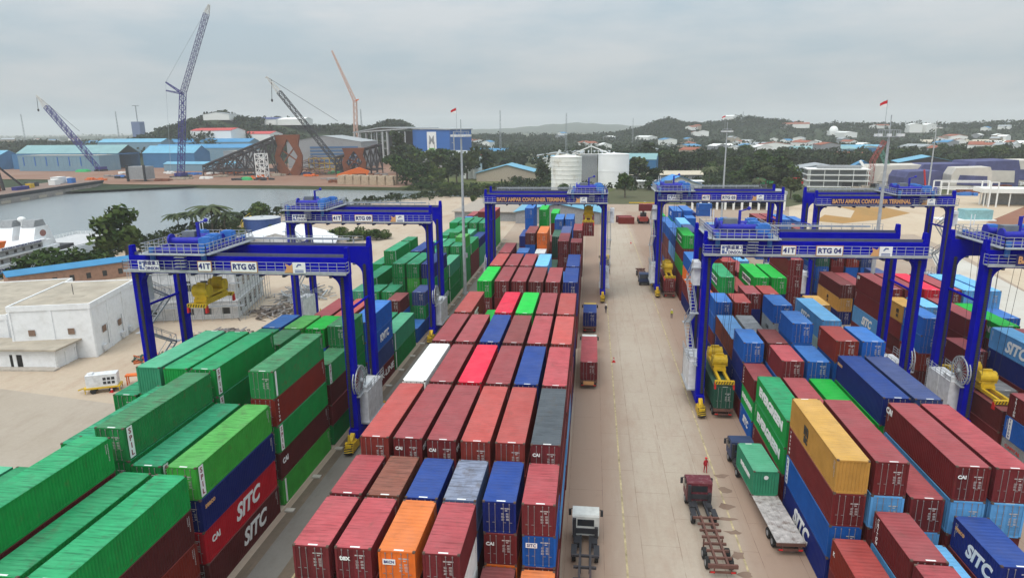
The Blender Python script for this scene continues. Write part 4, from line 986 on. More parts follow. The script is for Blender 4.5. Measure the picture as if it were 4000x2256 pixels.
heap('rubble_pile', -64.5, 139, 6, 9, 2.2, 120, (M_STEEL, M_RUB), 'heap of grey scaffold poles and rubble under crane 09', 'rubble pile', .5, 3.5)
heap('scrap_pile', -70.5, 96.5, 4.5, 3, .9, 50, (M_ORT, mat('dark_green_tarp', (.02, .06, .045), .8)), 'orange and dark green scrap pile at the foot of crane 05', 'scrap pile', .5, 2.2)
ye = thing('yellow_machine', (-63.2, 104.0, .004), 'small yellow machine lying behind the green containers', 'machine', R(30))
m = MB(); m.box(-2.2, 2.2, -.8, .8, .2, 1.0); m.bar((-2, 0, 1), (1.5, .3, 1.9), .5); m.bar((1.5, .3, 1.9), (2.6, 0, .7), .35); m.build('body', M_YEL, ye)

def shed(name, x, y, rz, W, Dp, H, rise, wall, roof, label, cat='shed', open_end=False, over=.4, windows=0, group=None, ridge='y'):
    """gabled shed; local origin at middle of near end, ridge runs along +y"""
    root = thing(name, (x, y, .0), label, cat, rz, group); h = W/2
    m = MB()
    if open_end: m.box(-h, -h+.4, 0, Dp, 0, H); m.box(h-.4, h, 0, Dp, 0, H); m.box(-h+.4, h-.4, Dp-.4, Dp, 0, H); m.box(-h+.4, h-.4, .2, .6, H-1.2, H)
    else: m.prism([(-h, 0), (h, 0), (h, H), (0, H+rise-.05), (-h, H)], 'y', 0, Dp)
    m.build('wall', wall, root)
    m = MB(); o = over
    k = rise/h
    m.add([(-h-o, -o, H-k*o+.05), (0, -o, H+rise+.05), (h+o, -o, H-k*o+.05), (-h-o, Dp+o, H-k*o+.05), (0, Dp+o, H+rise+.05), (h+o, Dp+o, H-k*o+.05),
           (-h-o, -o, H-k*o+.2), (0, -o, H+rise+.2), (h+o, -o, H-k*o+.2), (-h-o, Dp+o, H-k*o+.2), (0, Dp+o, H+rise+.2), (h+o, Dp+o, H-k*o+.2)],
          [(6,7,10,9), (7,8,11,10), (0,3,4,1), (1,4,5,2), (0,1,7,6), (1,2,8,7), (3,9,10,4), (4,10,11,5), (0,6,9,3), (2,5,11,8)])
    m.build('roof', roof, root)
    for i in range(windows):
        w_ = MB(); xx = -h+1+i*(W-2)/max(1, windows); w_.box(xx, xx+.9, -.04, .02, H*.35, H*.75); w_.build('window', M_GLASS, root)
    return root
M_BLUEROOF = mat('blue_sheet_roof', (.04, .22, .42), .5, var=.12, scale=.3); M_LTROOF = mat('aqua_sheet_roof', (.13, .37, .52), .5, var=.12, scale=.2, dirt=(.2, .25, .25), dirt_amt=.4, dscale=.1)
M_BROWNW = mat('brown_plaster', (.34, .20, .14), .9, dirt=(.18, .12, .09), dirt_amt=.6)
bb = shed('brown_house', -137.5, 138.5, R(-37), 6, 32, 4.0, .8, M_BROWNW, M_BLUEROOF, 'long brown walled house with blue roof before the white ship', 'house')
for i in range(7): m = MB(); m.box(3.0, 3.05, 5+i*3.6, 6+i*3.6, 1.0, 2.4); m.build('window', M_GLASS, bb)
s_ = shed('low_shed', -112, 157, R(-37), 5, 16, 2.6, .6, M_BROWNW, M_BLUEROOF, 'low blue roofed shed behind the tall white building', 'shed')
M_TENT = mat('tent_fabric', (.80, .81, .83), .7, var=.05)
tn = shed('white_tent', -95.0, 190, R(18), 32, 26, 1.8, 4.6, M_TENT, M_TENT, 'large white tent hall beside the blue storage tank', 'tent', over=1.0)
def tank(x, y, r, h, wallm, roofm, label, rings=3, dome=.8):
    root = thing('storage_tank', (x, y, .0), label, 'storage tank')
    m = MB(); m.tube((0, 0, 0), (0, 0, h), r, 40)
    w_ = m.build('shell', wallm, root)
    m = MB(); m.tube((0, 0, h), (0, 0, h+dome), r*.99, 40, .5); m.tube((0, 0, h+dome-.2), (0, 0, h+dome+.5), .5, 10); m.build('roof', roofm, root)
    m = MB()
    for i in range(rings):
        z = h*(i+1)/rings-.15
        for j in range(40):
            a = 2*math.pi*j/40; b = 2*math.pi*(j+1)/40; m.bar((r*1.01*math.cos(a), r*1.01*math.sin(a), z), (r*1.01*math.cos(b), r*1.01*math.sin(b), z), .18)
    m.build('ring', wallm, root)
    return root
tk = tank(-121.5, 233.5, 6.6, 5.3, mat('tank_blue', (.035, .08, .26), .5), mat('tank_top', (.45, .47, .48), .7), 'blue storage tank with a yellow stair behind the tent', 1, .3)
m = MB()
for i in range(16):
    a0 = R(150+i*6); a1 = R(156+i*6); z0 = 5.4-i*.33
    m.bar((7.1*math.cos(a0), 7.1*math.sin(a0), z0), (7.1*math.cos(a1), 7.1*math.sin(a1), z0-.33), .8, .15); m.bar((7.5*math.cos(a0), 7.5*math.sin(a0), z0+1), (7.5*math.cos(a1), 7.5*math.sin(a1), z0+.67), .12)
m.build('stair', M_YEL, tk)

# ------------------------------------------------------------------ ground, water, terrain
def ground_mat(name, base, c2, c3, s1=.02, s2=.15, s3=1.2, rough=.95, wet=0, lines=0.0):
    if name in MATS: return MATS[name]
    m = bpy.data.materials.new(name); m.use_nodes = True; t = m.node_tree; n = t.nodes; l = t.links
    b = n['Principled BSDF']; b.inputs['Roughness'].default_value = rough; b.inputs['Specular IOR Level'].default_value = .2
    co = n.new('ShaderNodeTexCoord')
    def noise(scale, det=7, ro=.62, st=(1, 1, 1)):
        mp = n.new('ShaderNodeMapping'); mp.inputs['Scale'].default_value = st; l.new(co.outputs['Object'], mp.inputs['Vector'])
        q = n.new('ShaderNodeTexNoise'); q.inputs['Scale'].default_value = scale; q.inputs['Detail'].default_value = det; q.inputs['Roughness'].default_value = ro; l.new(mp.outputs[0], q.inputs['Vector']); return q.outputs['Fac']
    def rng(s, a, b_, c, d):
        r = n.new('ShaderNodeMapRange'); r.inputs[1].default_value = a; r.inputs[2].default_value = b_; r.inputs[3].default_value = c; r.inputs[4].default_value = d; l.new(s, r.inputs[0]); return r.outputs[0]
    def mix(f, a, c):
        i = n.new('ShaderNodeMix'); i.data_type = 'RGBA'; l.new(f, i.inputs[0])
        if isinstance(a, tuple): i.inputs[6].default_value = (*a, 1)
        else: l.new(a, i.inputs[6])
        if isinstance(c, tuple): i.inputs[7].default_value = (*c, 1)
        else: l.new(c, i.inputs[7])
        return i.outputs[2]
    o = mix(rng(noise(s1, 8), .4, .66, 0, 1), base, c2)
    o = mix(rng(noise(s2, 9, .7, (1, .35, 1)), .5, .72, 0, .75), o, c3)
    o = mix(rng(noise(s3, 6, .7), .35, .75, 0, .4), o, tuple(c*.72 for c in base))
    if lines:
        # slab joints
        br = n.new('ShaderNodeTexBrick'); br.inputs['Scale'].default_value = 1; br.inputs['Mortar Size'].default_value = .012; br.inputs['Brick Width'].default_value = lines; br.inputs['Row Height'].default_value = lines; br.offset = 0
        br.inputs['Color1'].default_value = (0, 0, 0, 1); br.inputs['Color2'].default_value = (.0, .0, .0, 1); br.inputs['Mortar'].default_value = (1, 1, 1, 1)
        l.new(co.outputs['Object'], br.inputs['Vector']); o = mix(rng(br.outputs['Color'], 0, 1, 0, .3), o, tuple(c*.5 for c in base))
    l.new(o, b.inputs['Base Color'])
    if wet: l.new(rng(noise(s2, 5), .45, .65, .95, .5), b.inputs['Roughness'])
    MATS[name] = m; return m
def sheet(name, pts, z, m, skirt=None):
    q = MB(); n = len(pts); q.add([(p[0], p[1], z) for p in pts], [tuple(range(n))])
    if skirt is not None: q.add([(p[0], p[1], z) for p in pts]+[(p[0], p[1], skirt) for p in pts], [(i, i+n, (i+1)%n+n, (i+1)%n) for i in range(n)])
    o = q.build(name, m); o['kind'] = 'structure'; return o
LAND = [(9000, -200), (9000, 16000), (-9000, 16000), (-9000, 560), (-700, 520), (-430, 492), (-346, 447), (-212, 436), (-104, 421), (-62, 407), (-28, 398), (-22, 390), (-32, 380), (-65, 362), (-87, 372), (-118, 330), (-148, 275), (-152, 235), (-150, 180), (-152, 120), (-190, 60), (-9000, 40), (-9000, -200)]
sheet('ground', LAND, -.03, ground_mat('far_earth', (.07, .085, .035), (.11, .10, .055), (.045, .06, .022), .004, .03, .3), -4)
PAVE = ground_mat('pavement_mat', (.40, .32, .25), (.36, .265, .20), (.28, .195, .15), .03, .22, 1.6, lines=0)
sheet('terminal_pavement', [(-30, -150), (160, -150), (160, 300), (60, 330), (-30, 330)], 0, PAVE)
sheet('white_yard', [(-151.5, 120), (-150, 20), (-30, 20), (-30, 345), (-64, 361), (-86, 368), (-117, 328), (-147.5, 275), (-151.5, 235), (-149.5, 180)], -.002, ground_mat('sandy_yard', (.47, .375, .28), (.50, .42, .33), (.36, .24, .17), .03, .2, 1.4))
sheet('left_apron', [(-150, 10), (-47.5, 10), (-47.5, 74), (-60, 78), (-95, 84), (-150, 80)], .003, ground_mat('apron_concrete', (.41, .35, .285), (.36, .30, .235), (.31, .25, .195), .05, .3, 2.0, lines=0))
ROADM = ground_mat('road_concrete', (.455, .385, .31), (.415, .34, .265), (.35, .245, .185), .05, .2, 2.4, lines=0)
def dress_road(m):
    t = m.node_tree; n = t.nodes; l = t.links; b = n['Principled BSDF']; src = b.inputs['Base Color'].links[0].from_socket
    co = n.new('ShaderNodeTexCoord'); sp = n.new('ShaderNodeSeparateXYZ'); l.new(co.outputs['Object'], sp.inputs[0])
    def math_(op, a, b_=None):
        q = n.new('ShaderNodeMath'); q.operation = op
        for i_, v_ in enumerate((a, b_)):
            if v_ is None: continue
            if isinstance(v_, (int, float)): q.inputs[i_].default_value = v_
            else: l.new(v_, q.inputs[i_])
        return q.outputs[0]
    def noise(scale, st, det=8, ro=.65):
        mp = n.new('ShaderNodeMapping'); mp.inputs['Scale'].default_value = st; l.new(co.outputs['Object'], mp.inputs['Vector']); q = n.new('ShaderNodeTexNoise'); q.inputs['Scale'].default_value = scale; q.inputs['Detail'].default_value = det; q.inputs['Roughness'].default_value = ro; l.new(mp.outputs[0], q.inputs['Vector']); return q.outputs['Fac']
    def rng(s, a, b_, c, d):
        r = n.new('ShaderNodeMapRange'); r.inputs[1].default_value = a; r.inputs[2].default_value = b_; r.inputs[3].default_value = c; r.inputs[4].default_value = d; l.new(s, r.inputs[0]); return r.outputs[0]
    def mix(f, a, c):
        i = n.new('ShaderNodeMix'); i.data_type = 'RGBA'; l.new(f, i.inputs[0]); l.new(a, i.inputs[6]); i.inputs[7].default_value = (*c, 1); return i.outputs[2]
    dist = math_('ABSOLUTE', math_('SUBTRACT', sp.outputs[0], 8.8))
    o = mix(rng(math_('ADD', dist, math_('MULTIPLY', noise(.25, (1, .25, 1)), 5.0)), 5.6, 9.5, 0, .85), src, (.315, .215, .16))
    o = mix(rng(noise(.9, (1.6, .10, 1)), .54, .76, 0, .5), o, (.30, .215, .165))       # tyre tracks along the lane
    o = mix(rng(noise(.35, (1, 1, 1), 10, .75), .58, .74, 0, .45), o, (.24, .17, .13))      # blots
    br = n.new('ShaderNodeTexBrick'); br.offset = .5; br.inputs['Scale'].default_value = 1; br.inputs['Mortar Size'].default_value = .035; br.inputs['Mortar Smooth'].default_value = .6; br.inputs['Brick Width'].default_value = 9.0; br.inputs['Row Height'].default_value = 3.4
    for k_ in ('Color1', 'Color2'): br.inputs[k_].default_value = (0, 0, 0, 1)
    br.inputs['Mortar'].default_value = (1, 1, 1, 1)
    rt = n.new('ShaderNodeMapping'); rt.inputs['Rotation'].default_value = (0, 0, math.pi/2); rt.inputs['Location'].default_value = (0, -1.6, 0); l.new(co.outputs['Object'], rt.inputs['Vector']); l.new(rt.outputs[0], br.inputs['Vector'])
    o = mix(math_('MULTIPLY', br.outputs['Color'], rng(noise(.5, (1, 1, 1), 6), .38, .6, .1, .75)), o, (.17, .105, .075))
    l.new(o, b.inputs['Base Color'])
dress_road(ROADM)
sheet('road', [(-2.0, 20), (44, 20), (44, 300), (-2.0, 300)], .004, ROADM)
LANE = ground_mat('lane_asphalt', (.14, .11, .082), (.18, .14, .105), (.28, .195, .135), .08, .35, 2.2, .75, wet=1)
sheet('middle_lane', [(-29.4, 20), (-19.4, 20), (-19.4, 215), (-29.4, 215)], .004, LANE)
RUN = ground_mat('runway_concrete', (.20, .19, .17), (.17, .155, .135), (.13, .11, .09), .1, .4, 2.5)
sheet('crane_runway', [(-28.4, 20), (-25.8, 20), (-25.8, 215), (-28.4, 215)], .008, RUN)
sheet('crane_runway', [(-23.3, 20), (-21.2, 20), (-21.2, 215), (-23.3, 215)], .008, RUN)
YEL = mat('worn_yellow_line', (.43, .35, .20), .9, var=.5, scale=1.5, dirt=(.36, .28, .21), dirt_amt=.9, dscale=1.2)
for x in (3.55, 13.7): sheet('lane_marking', [(x-.09, 20), (x+.09, 20), (x+.09, 290), (x-.09, 290)], .012, YEL)
sheet('lane_marking', [(-24.6, 20), (-24.4, 20), (-24.4, 210), (-24.6, 210)], .012, YEL)
OIL = ground_mat('oil_patch', (.23, .16, .12), (.27, .185, .14), (.20, .13, .10), .3, .8, 3)
rr = random.Random(5)
for i in range(9):
    x = 13.6+rr.uniform(-.3, .9); y = 46+i*2.6+rr.uniform(-.5, .5); w2, h2 = rr.uniform(.5, 1.2), rr.uniform(.25, .6)
    pts = [(x+w2*math.cos(a)*(.5+.8*rr.random()), y+h2*math.sin(a)*(.5+.8*rr.random())) for a in [2*math.pi*k/9 for k in range(9)]]
    sheet('oil_stain', pts, .016, OIL)
pad = []
for i in range(26):
    for x in (-29.2, -19.75): pad.append((x, 56.0+i*6.6, x))
q = MB()
for x, y, _ in pad: q.box(x-.45, x+.45, y-.3, y+.3, .0, .14)
o = q.build('container_footing', mat('footing_concrete', (.42, .39, .34), .9)); tag(o, 'row of pale concrete footings along the stacked containers', 'footings', None, 'stuff')
SAND = ground_mat('pale_sand', (.56, .46, .34), (.50, .39, .28), (.42, .30, .2), .02, .1, .8)
sheet('sand_field', [tuple(G(*p)[:2]) for p in ((1985, 520), (2060, 506), (2576, 478), (2700, 600), (2700, 800), (2420, 640), (2300, 590), (1985, 590))], .02, SAND)
sheet('orange_soil', [tuple(G(*p)[:2]) for p in ((2050, 556), (2075, 540), (2140, 548), (2150, 530), (2110, 520), (2230, 522), (2290, 536), (2220, 552), (2120, 562))], .03, ground_mat('orange_earth', (.40, .22, .07), (.34, .2, .075), (.22, .17, .07), .03, .12, .8))
sheet('red_soil', [tuple(G(*p)[:2]) for p in ((2480, 560), (2576, 520), (2700, 540), (2700, 600), (2576, 575))], .03, ground_mat('red_earth', (.26, .12, .075), (.3, .15, .1), (.22, .1, .07)))
sheet('quay', [tuple(G(*p)[:2]) for p in ((2330, 620), (2400, 640), (2700, 800), (2700, 900), (2576, 870), (2370, 700))], .03, ground_mat('quay_concrete', (.56, .53, .47), (.50, .46, .40), (.44, .36, .28), .05, .2, 1))
sheet('shipyard', [(-9000, 561), (-700, 521), (-430, 493), (-346, 448), (-212, 437), (-125, 424), (-112, 500), (-150, 760), (-800, 760), (-9000, 800)], .0, ground_mat('shipyard_soil', (.25, .135, .09), (.30, .19, .14), (.18, .11, .08), .02, .08, .5))
sheet('grass_bank', [(-124, 424.5), (-104, 421.5), (-62, 407.5), (-28, 398.5), (10, 395), (20, 440), (-60, 520), (-112, 505)], .0, ground_mat('grassland', (.10, .125, .035), (.13, .14, .045), (.16, .14, .07), .03, .2, 1))
W = bpy.data.materials.new('river_water'); W.use_nodes = True; t = W.node_tree; b = t.nodes['Principled BSDF']
b.inputs['Base Color'].default_value = (.22, .25, .26, 1); b.inputs['Roughness'].default_value = .22; b.inputs['Specular IOR Level'].default_value = .5
co = t.nodes.new('ShaderNodeTexCoord'); nz = t.nodes.new('ShaderNodeTexNoise'); nz.inputs['Scale'].default_value = .55; nz.inputs['Detail'].default_value = 8; nz.inputs['Roughness'].default_value = .62
mp = t.nodes.new('ShaderNodeMapping'); mp.inputs['Scale'].default_value = (1, .7, 1); bp = t.nodes.new('ShaderNodeBump'); bp.inputs['Strength'].default_value = .55; bp.inputs['Distance'].default_value = .6
t.links.new(co.outputs['Object'], mp.inputs['Vector']); t.links.new(mp.outputs[0], nz.inputs['Vector']); t.links.new(nz.outputs['Fac'], bp.inputs['Height']); t.links.new(bp.outputs[0], b.inputs['Normal'])
sheet('river', [(-1500, 30), (100, 30), (100, 600), (-1500, 600)], -2.2, W)

HILLS = [(-455, 835, 105, 62, 27), (-560, 930, 75, 110, 35), (-500, 990, 110, 90, 20), (-440, 1050, 130, 120, 27), (-330, 1130, 70, 90, 33), (-900, 1000, 380, 160, 16), (-250, 1500, 260, 200, 16),
         (165, 1560, 75, 120, 29), (90, 1700, 200, 160, 12), (380, 1680, 150, 160, 31), (620, 1650, 230, 180, 27), (900, 1500, 240, 200, 29), (250, 1700, 160, 160, 16),
         (-150, 5600, 420, 500, 58), (500, 6000, 900, 500, 40), (-900, 5600, 700, 500, 30), (-2200, 5000, 900, 600, 24), (2200, 5500, 1500, 700, 40), (-2600, 3500, 900, 500, 18), (1400, 2600, 500, 300, 30)]
def hgt(x, y):
    h = 0
    for cx, cy, sx, sy, a in HILLS:
        e = ((x-cx)/sx)**2+((y-cy)/sy)**2
        if e < 12: h += a*math.exp(-e)*(.86+.14*math.sin(x*.021+cx)*math.cos(y*.017)+.07*math.sin(x*.06+y*.03))
    return h
q = MB(); NA, NR = 150, 70
for j in range(NR+1):
    r = 520*(7800/520)**(j/NR)
    for i in range(NA+1):
        a = R(-52+100*i/NA); x, y = r*math.sin(a), r*math.cos(a); q.v.append((x, y, hgt(x, y)-.7))
for j in range(NR):
    for i in range(NA): k = j*(NA+1)+i; q.f.append((k, k+1, k+NA+2, k+NA+1)); q.m.append(0)
o = q.build('hills', ground_mat('hill_green', (.022, .036, .012), (.03, .045, .016), (.05, .055, .025), .006, .03, .3), None, True); o['kind'] = 'structure'

# ------------------------------------------------------------------ trees
def leaf_mat(name, a, b_, c):
    m = bpy.data.materials.new(name); m.use_nodes = True; t = m.node_tree; n = t.nodes; l = t.links
    p = n['Principled BSDF']; p.inputs['Roughness'].default_value = .75; p.inputs['Specular IOR Level'].default_value = .15
    co = n.new('ShaderNodeTexCoord'); oi = n.new('ShaderNodeObjectInfo'); ad = n.new('ShaderNodeVectorMath'); ad.operation = 'ADD'
    l.new(co.outputs['Object'], ad.inputs[0]); l.new(oi.outputs['Location'], ad.inputs[1])
    z = n.new('ShaderNodeTexNoise'); z.inputs['Scale'].default_value = .45; z.inputs['Detail'].default_value = 4; l.new(ad.outputs[0], z.inputs['Vector'])
    z2 = n.new('ShaderNodeMath'); z2.operation = 'MULTIPLY_ADD'; l.new(oi.outputs['Random'], z2.inputs[0]); z2.inputs[1].default_value = .34; l.new(z.outputs['Fac'], z2.inputs[2])
    r = n.new('ShaderNodeValToRGB'); e = r.color_ramp.elements; e[0].position = .42; e[0].color = (*a, 1); e[1].position = .92; e[1].color = (*c, 1); k = e.new(.66); k.color = (*b_, 1)
    l.new(z2.outputs[0], r.inputs[0]); l.new(r.outputs[0], p.inputs['Base Color']); return m
M_LEAF = leaf_mat('broad_leaves', (.02, .042, .008), (.04, .074, .015), (.09, .12, .028))
M_LEAFD = leaf_mat('dark_leaves', (.015, .028, .009), (.028, .044, .013), (.055, .068, .022))
M_LEAFP = leaf_mat('palm_leaves', (.03, .045, .018), (.055, .075, .03), (.10, .11, .05))
M_BARK = mat('bark', (.10, .08, .06), .9, var=.3)
def leafquad(q, c, s, rr):
    a = Vector((rr.gauss(0, 1), rr.gauss(0, 1), rr.gauss(0, .8)))
    if a.length < .01: a = Vector((1, 0, 0))
    a.normalize(); b = a.orthogonal().normalized(); d = a.cross(b); s1 = s*rr.uniform(.7, 1.3); s2 = s*rr.uniform(.45, .9)
    q.quad(c-b*s1-d*s2*.3, c-d*s2, c+b*s1+d*s2*.2, c+d*s2)
def crown_mesh(seed, kind, nq=760, leaf=.52):
    """unit tree about 10 m tall"""
    rr = random.Random(seed); q = MB(); lobes = []
    if kind == 'broad':
        for i in range(9): a = rr.uniform(0, 6.28); d = rr.uniform(0, 2.7); lobes.append((Vector((d*math.cos(a), d*math.sin(a), rr.uniform(4.6, 8.2)-.35*d)), rr.uniform(1.3, 2.3)))
    elif kind == 'bush':
        for i in range(8): a = rr.uniform(0, 6.28); d = rr.uniform(0, 4.0); lobes.append((Vector((d*math.cos(a), d*math.sin(a), rr.uniform(2.0, 6.5)-.4*d)), rr.uniform(1.6, 2.6)))
    else:
        for i in range(10): z = 2.5+i*.72; a = rr.uniform(0, 6.28); d = rr.uniform(.3, 1.2); lobes.append((Vector((d*math.cos(a), d*math.sin(a), z)), rr.uniform(.9, 1.7)*(1.15-.06*i)))
    tot = sum(l[1]**2 for l in lobes)
    for c, r in lobes:
        for i in range(int(nq*r*r/tot)):
            v = Vector((rr.gauss(0, 1), rr.gauss(0, 1), rr.gauss(0, 1))).normalized()*r*(rr.random()**.4)*Vector((1, 1, 1)).length/1.732
            v.z *= .78; leafquad(q, c+v, leaf, rr)
    return q, lobes
def tree_meshes(seed, kind, lm):
    q, lobes = crown_mesh(seed, kind); cm = q.mesh('crown', lm)
    t = MB(); rr = random.Random(seed+99); top = 5.5 if kind == 'broad' else 3.2 if kind == 'bush' else 8.5
    t.tube((0, 0, -.1), (rr.uniform(-.2, .2), rr.uniform(-.2, .2), top*.5), .28, 8, .2); t.tube((0, 0, top*.45), (.1, .1, top), .2, 6, .08)
    for c, r in lobes[:5]: t.tube((0, 0, top*.55), c, .11, 5, .04)
    return cm, t.mesh('trunk', M_BARK)
TM = {}
for i in range(4): TM['broad', i] = tree_meshes(20+i, 'broad', M_LEAF); TM['dark', i] = tree_meshes(40+i, 'broad', M_LEAFD); TM['tall', i] = tree_meshes(60+i, 'tall', M_LEAFD); TM['bush', i] = tree_meshes(80+i, 'bush', M_LEAF)
def palm_mesh(seed):
    rr = random.Random(seed); q = MB()
    for i in range(26):
        a = 2*math.pi*i/26+rr.uniform(-.15, .15); L = rr.uniform(3.4, 4.6); up = rr.uniform(-.3, 1.0); pts = []
        for k in range(7): u = k/6; pts.append(Vector((math.cos(a)*L*u, math.sin(a)*L*u, 9.2+up*2.2*u-2.6*u*u)))
        side = Vector((-math.sin(a), math.cos(a), 0))
        for k in range(6):
            for s in (-1, 1):
                p0, p1 = pts[k], pts[k+1]; w_ = .75*(1-k/8)
                q.add([p0, p1, p1+side*s*w_-Vector((0, 0, .35)), p0+side*s*w_-Vector((0, 0, .35))], [(0, 1, 2, 3)])
    t = MB(); t.tube((0, 0, 0), (.25, .1, 5), .2, 8, .16); t.tube((.25, .1, 5), (.0, 0, 9.3), .16, 8, .13)
    return q.mesh('crown', M_LEAFP), t.mesh('trunk', M_BARK)
for i in range(2): TM['palm', i] = palm_mesh(i)
TN = {'broad': 'broadleaf_tree', 'dark': 'dark_tree', 'tall': 'slender_tree', 'bush': 'shrub', 'palm': 'palm_tree'}
trr = random.Random(21)
def tree(kind, p, h, label, group=None, wide=1.0):
    k = (kind, trr.randrange(2 if kind == 'palm' else 4)); cm, tm = TM[k]
    o = thing(TN[kind], p, label, 'shrub' if kind == 'bush' else 'tree', trr.uniform(0, 6.28), group)
    s = h/(9.6 if kind != 'bush' else 7.6); o.scale = (s*wide, s*wide, s)
    link('crown', cm, o); link('trunk', tm, o); return o
tree('broad', G(322, 662), 16.5, 'large leafy tree beside the white ship, behind crane 05', None, 1.25)
for x, y, h, l_ in ((80, 705, 7.5, 'leafy shrub before the ship, nearest the picture edge'), (125, 700, 9, 'leafy shrub before the ship, second from the edge'), (165, 690, 10, 'tallest leafy shrub before the ship hull'), (205, 685, 7.5, 'leafy shrub before the ship, nearest the blue roofed house'), (245, 662, 5, 'small shrub at the far end of the blue roofed house'), (285, 655, 5.5, 'shrub between the ship and the large leafy tree')):
    tree('bush', G(x, y), h, l_, 'shrubs by the ship', 1.25)
for x, y, h, l_ in ((535, 592, 11.0, 'tallest of the three coconut palms behind crane 05'), (450, 588, 7.5, 'coconut palm nearest the large leafy tree'), (490, 586, 8.0, 'middle coconut palm behind crane 05'), (570, 592, 8.5, 'leaning coconut palm beside the blue tank')): tree('palm', G(x, y), h, l_, 'coconut palms by the river', 1.55)
for x, y, h, l_ in ((650, 560, 8.5, 'rounded tree behind the blue storage tank'), (600, 590, 5.5, 'shrub between the palms and the blue tank'), (690, 590, 4, 'shrub behind the white tent roof')): tree('bush', G(x, y), h, l_, None, 1.1)
for i, (x, y, h) in enumerate(((838, 603, 3.6), (862, 600, 4.2), (890, 604, 4), (920, 600, 4.4), (948, 603, 3.8), (975, 600, 3.2), (815, 600, 3.4))): tree('bush', G(x, y), h, 'green shrub in the hedge row under crane 09', 'shrubs under crane 09', 1.5)
tree('broad', G(1191, 517), 5.2, 'lone small tree on the river bank beside the floodlight mast', None, .9)
GL = 'trees in the grove on the far bank'
for x, y, h, k in ((1000, 462, 22, 'broad'), (1022, 466, 17, 'broad'), (1045, 466, 14, 'bush'), (1065, 462, 17, 'dark'), (1085, 464, 13, 'bush'), (1105, 462, 15, 'bush'), (1128, 460, 17, 'dark'), (1150, 462, 19, 'dark'), (1175, 452, 24, 'dark'), (1200, 448, 24, 'dark'), (1222, 446, 22, 'dark'), (1090, 444, 22, 'broad'), (1120, 442, 23, 'broad'), (1048, 440, 22, 'broad'), (1018, 440, 28, 'dark'), (1005, 436, 36, 'tall')):
    tree(k, G(x, y), h, 'dense green tree in the grove on the far river bank' if k in ('broad', 'bush') else 'dark green tree in the grove on the far river bank', GL, 1.15)
for x in range(1035, 1390, 22): tree('bush', G(x+trr.uniform(-6, 6), 477+trr.uniform(-3, 2)), trr.uniform(3.0, 5), 'low green shrub along the grassy water edge', 'shrubs along the far water edge', 1.7)
tree('dark', G(1362, 462), 15, 'dark tree beside the old white tank', None, 1.1); tree('bush', G(1421, 496), 7.5, 'rounded shrub in front of the old white tank', None, 1.0); tree('broad', G(1572, 497), 14, 'leafy tree at the foot of the clean white tank', None, 1.05)
tree('broad', G(1630, 478), 8, 'leafy tree behind the blue roofed house', None, 1.1)
GR = 'trees in the wood behind crane 03'
for i in range(78):
    x = trr.uniform(1600, 2000); y = trr.uniform(385, 478); h = trr.uniform(13, 20)
    if 1640 < x < 1790 and y > 440: y = 432
    k = trr.choice(('broad', 'dark', 'dark', 'bush', 'broad', 'tall')); tree(k, G(x, y), h if k != 'bush' else h*.7, {'broad': 'leafy green tree in the wood behind crane 03', 'dark': 'dark broad tree in the wood behind crane 03', 'bush': 'rounded shrub in the wood behind crane 03', 'tall': 'slender wispy tree in the wood behind crane 03'}[k], GR, 1.3)
tree('tall', G(1632, 430), 25, 'tall dark tree beside the aqua roofed shed', None, 1.5)
for x, y, h, l_ in ((1782, 468, 12, 'palm tree in the wood above the blue roofed house'), (1906, 487, 8.5, 'bushy palm beside the dark wood'), (1880, 487, 6, 'small bushy palm beside the wood')): tree('palm', G(x, y), h, l_)
tree('dark', G(1988, 500), 13, 'dark tree beside the white three storey building', None, 1.1); tree('bush', G(2010, 508), 5, 'shrub at the foot of the white three storey building', None, 1.2)
GS = 'trees behind the wrapped ship blocks'
for i in range(22):
    x = trr.uniform(2250, 2620); y = trr.uniform(392, 420); tree(trr.choice(('dark', 'broad', 'dark')), G(x, y), trr.uniform(12, 18), 'dark tree in the belt behind the wrapped ship blocks', GS, 1.3)


# ------------------------------------------------------------------ the far shore: sheds, cranes, tanks, houses
M_PALEB = mat('pale_blue_wall', (.17, .28, .36), .7, dirt=(.3, .35, .36), dirt_amt=.5, dscale=.08); M_MIDB = mat('blue_wall', (.04, .16, .33), .6, var=.1, scale=.2); M_HB = mat('hangar_blue', (.025, .13, .42), .55, var=.06, scale=.1)
M_GREYB = mat('grey_wall', (.28, .29, .30), .85, dirt=(.2, .19, .18), dirt_amt=.4, dscale=.1); M_TAN = mat('tan_wall', (.40, .34, .27), .9); M_TERRA = mat('terracotta', (.30, .10, .06), .85); M_REDR = mat('red_sheet_roof', (.48, .05, .045), .6)
M_GREYR = mat('grey_sheet_roof', (.33, .35, .36), .6, var=.1, scale=.2); M_AQUA = mat('aqua_roof', (.20, .35, .36), .6, var=.1, scale=.1); M_WHW = mat('white_render', (.78, .78, .75), .8, var=.05); M_RUST = mat('rusty_plate', (.19, .06, .025), .8, dirt=(.09, .04, .025), dirt_amt=.7, dscale=.2); M_JACK = mat('dark_tubing', (.05, .042, .045), .8, var=.4, scale=.3)
SH = 'shipyard sheds on the far bank'
shed('factory_shed', -478, 652, R(86), 30, 122, 15.5, 8, M_MIDB, M_AQUA, 'long blue shed with aqua roof behind the first lattice crane', 'shed', True, group=SH)
m = MB(); m.box(-596, -490, 634.5, 635.5, 0, 15.4); o = m.build('shed_wall', M_MIDB); tag(o, 'blue long side wall of the aqua roofed shed', 'wall')
shed('factory_shed', -604, 640, R(80), 26, 70, 13, 6, M_MIDB, M_LTROOF, 'aqua roofed shed at the picture edge behind the barge', 'shed', group=SH)
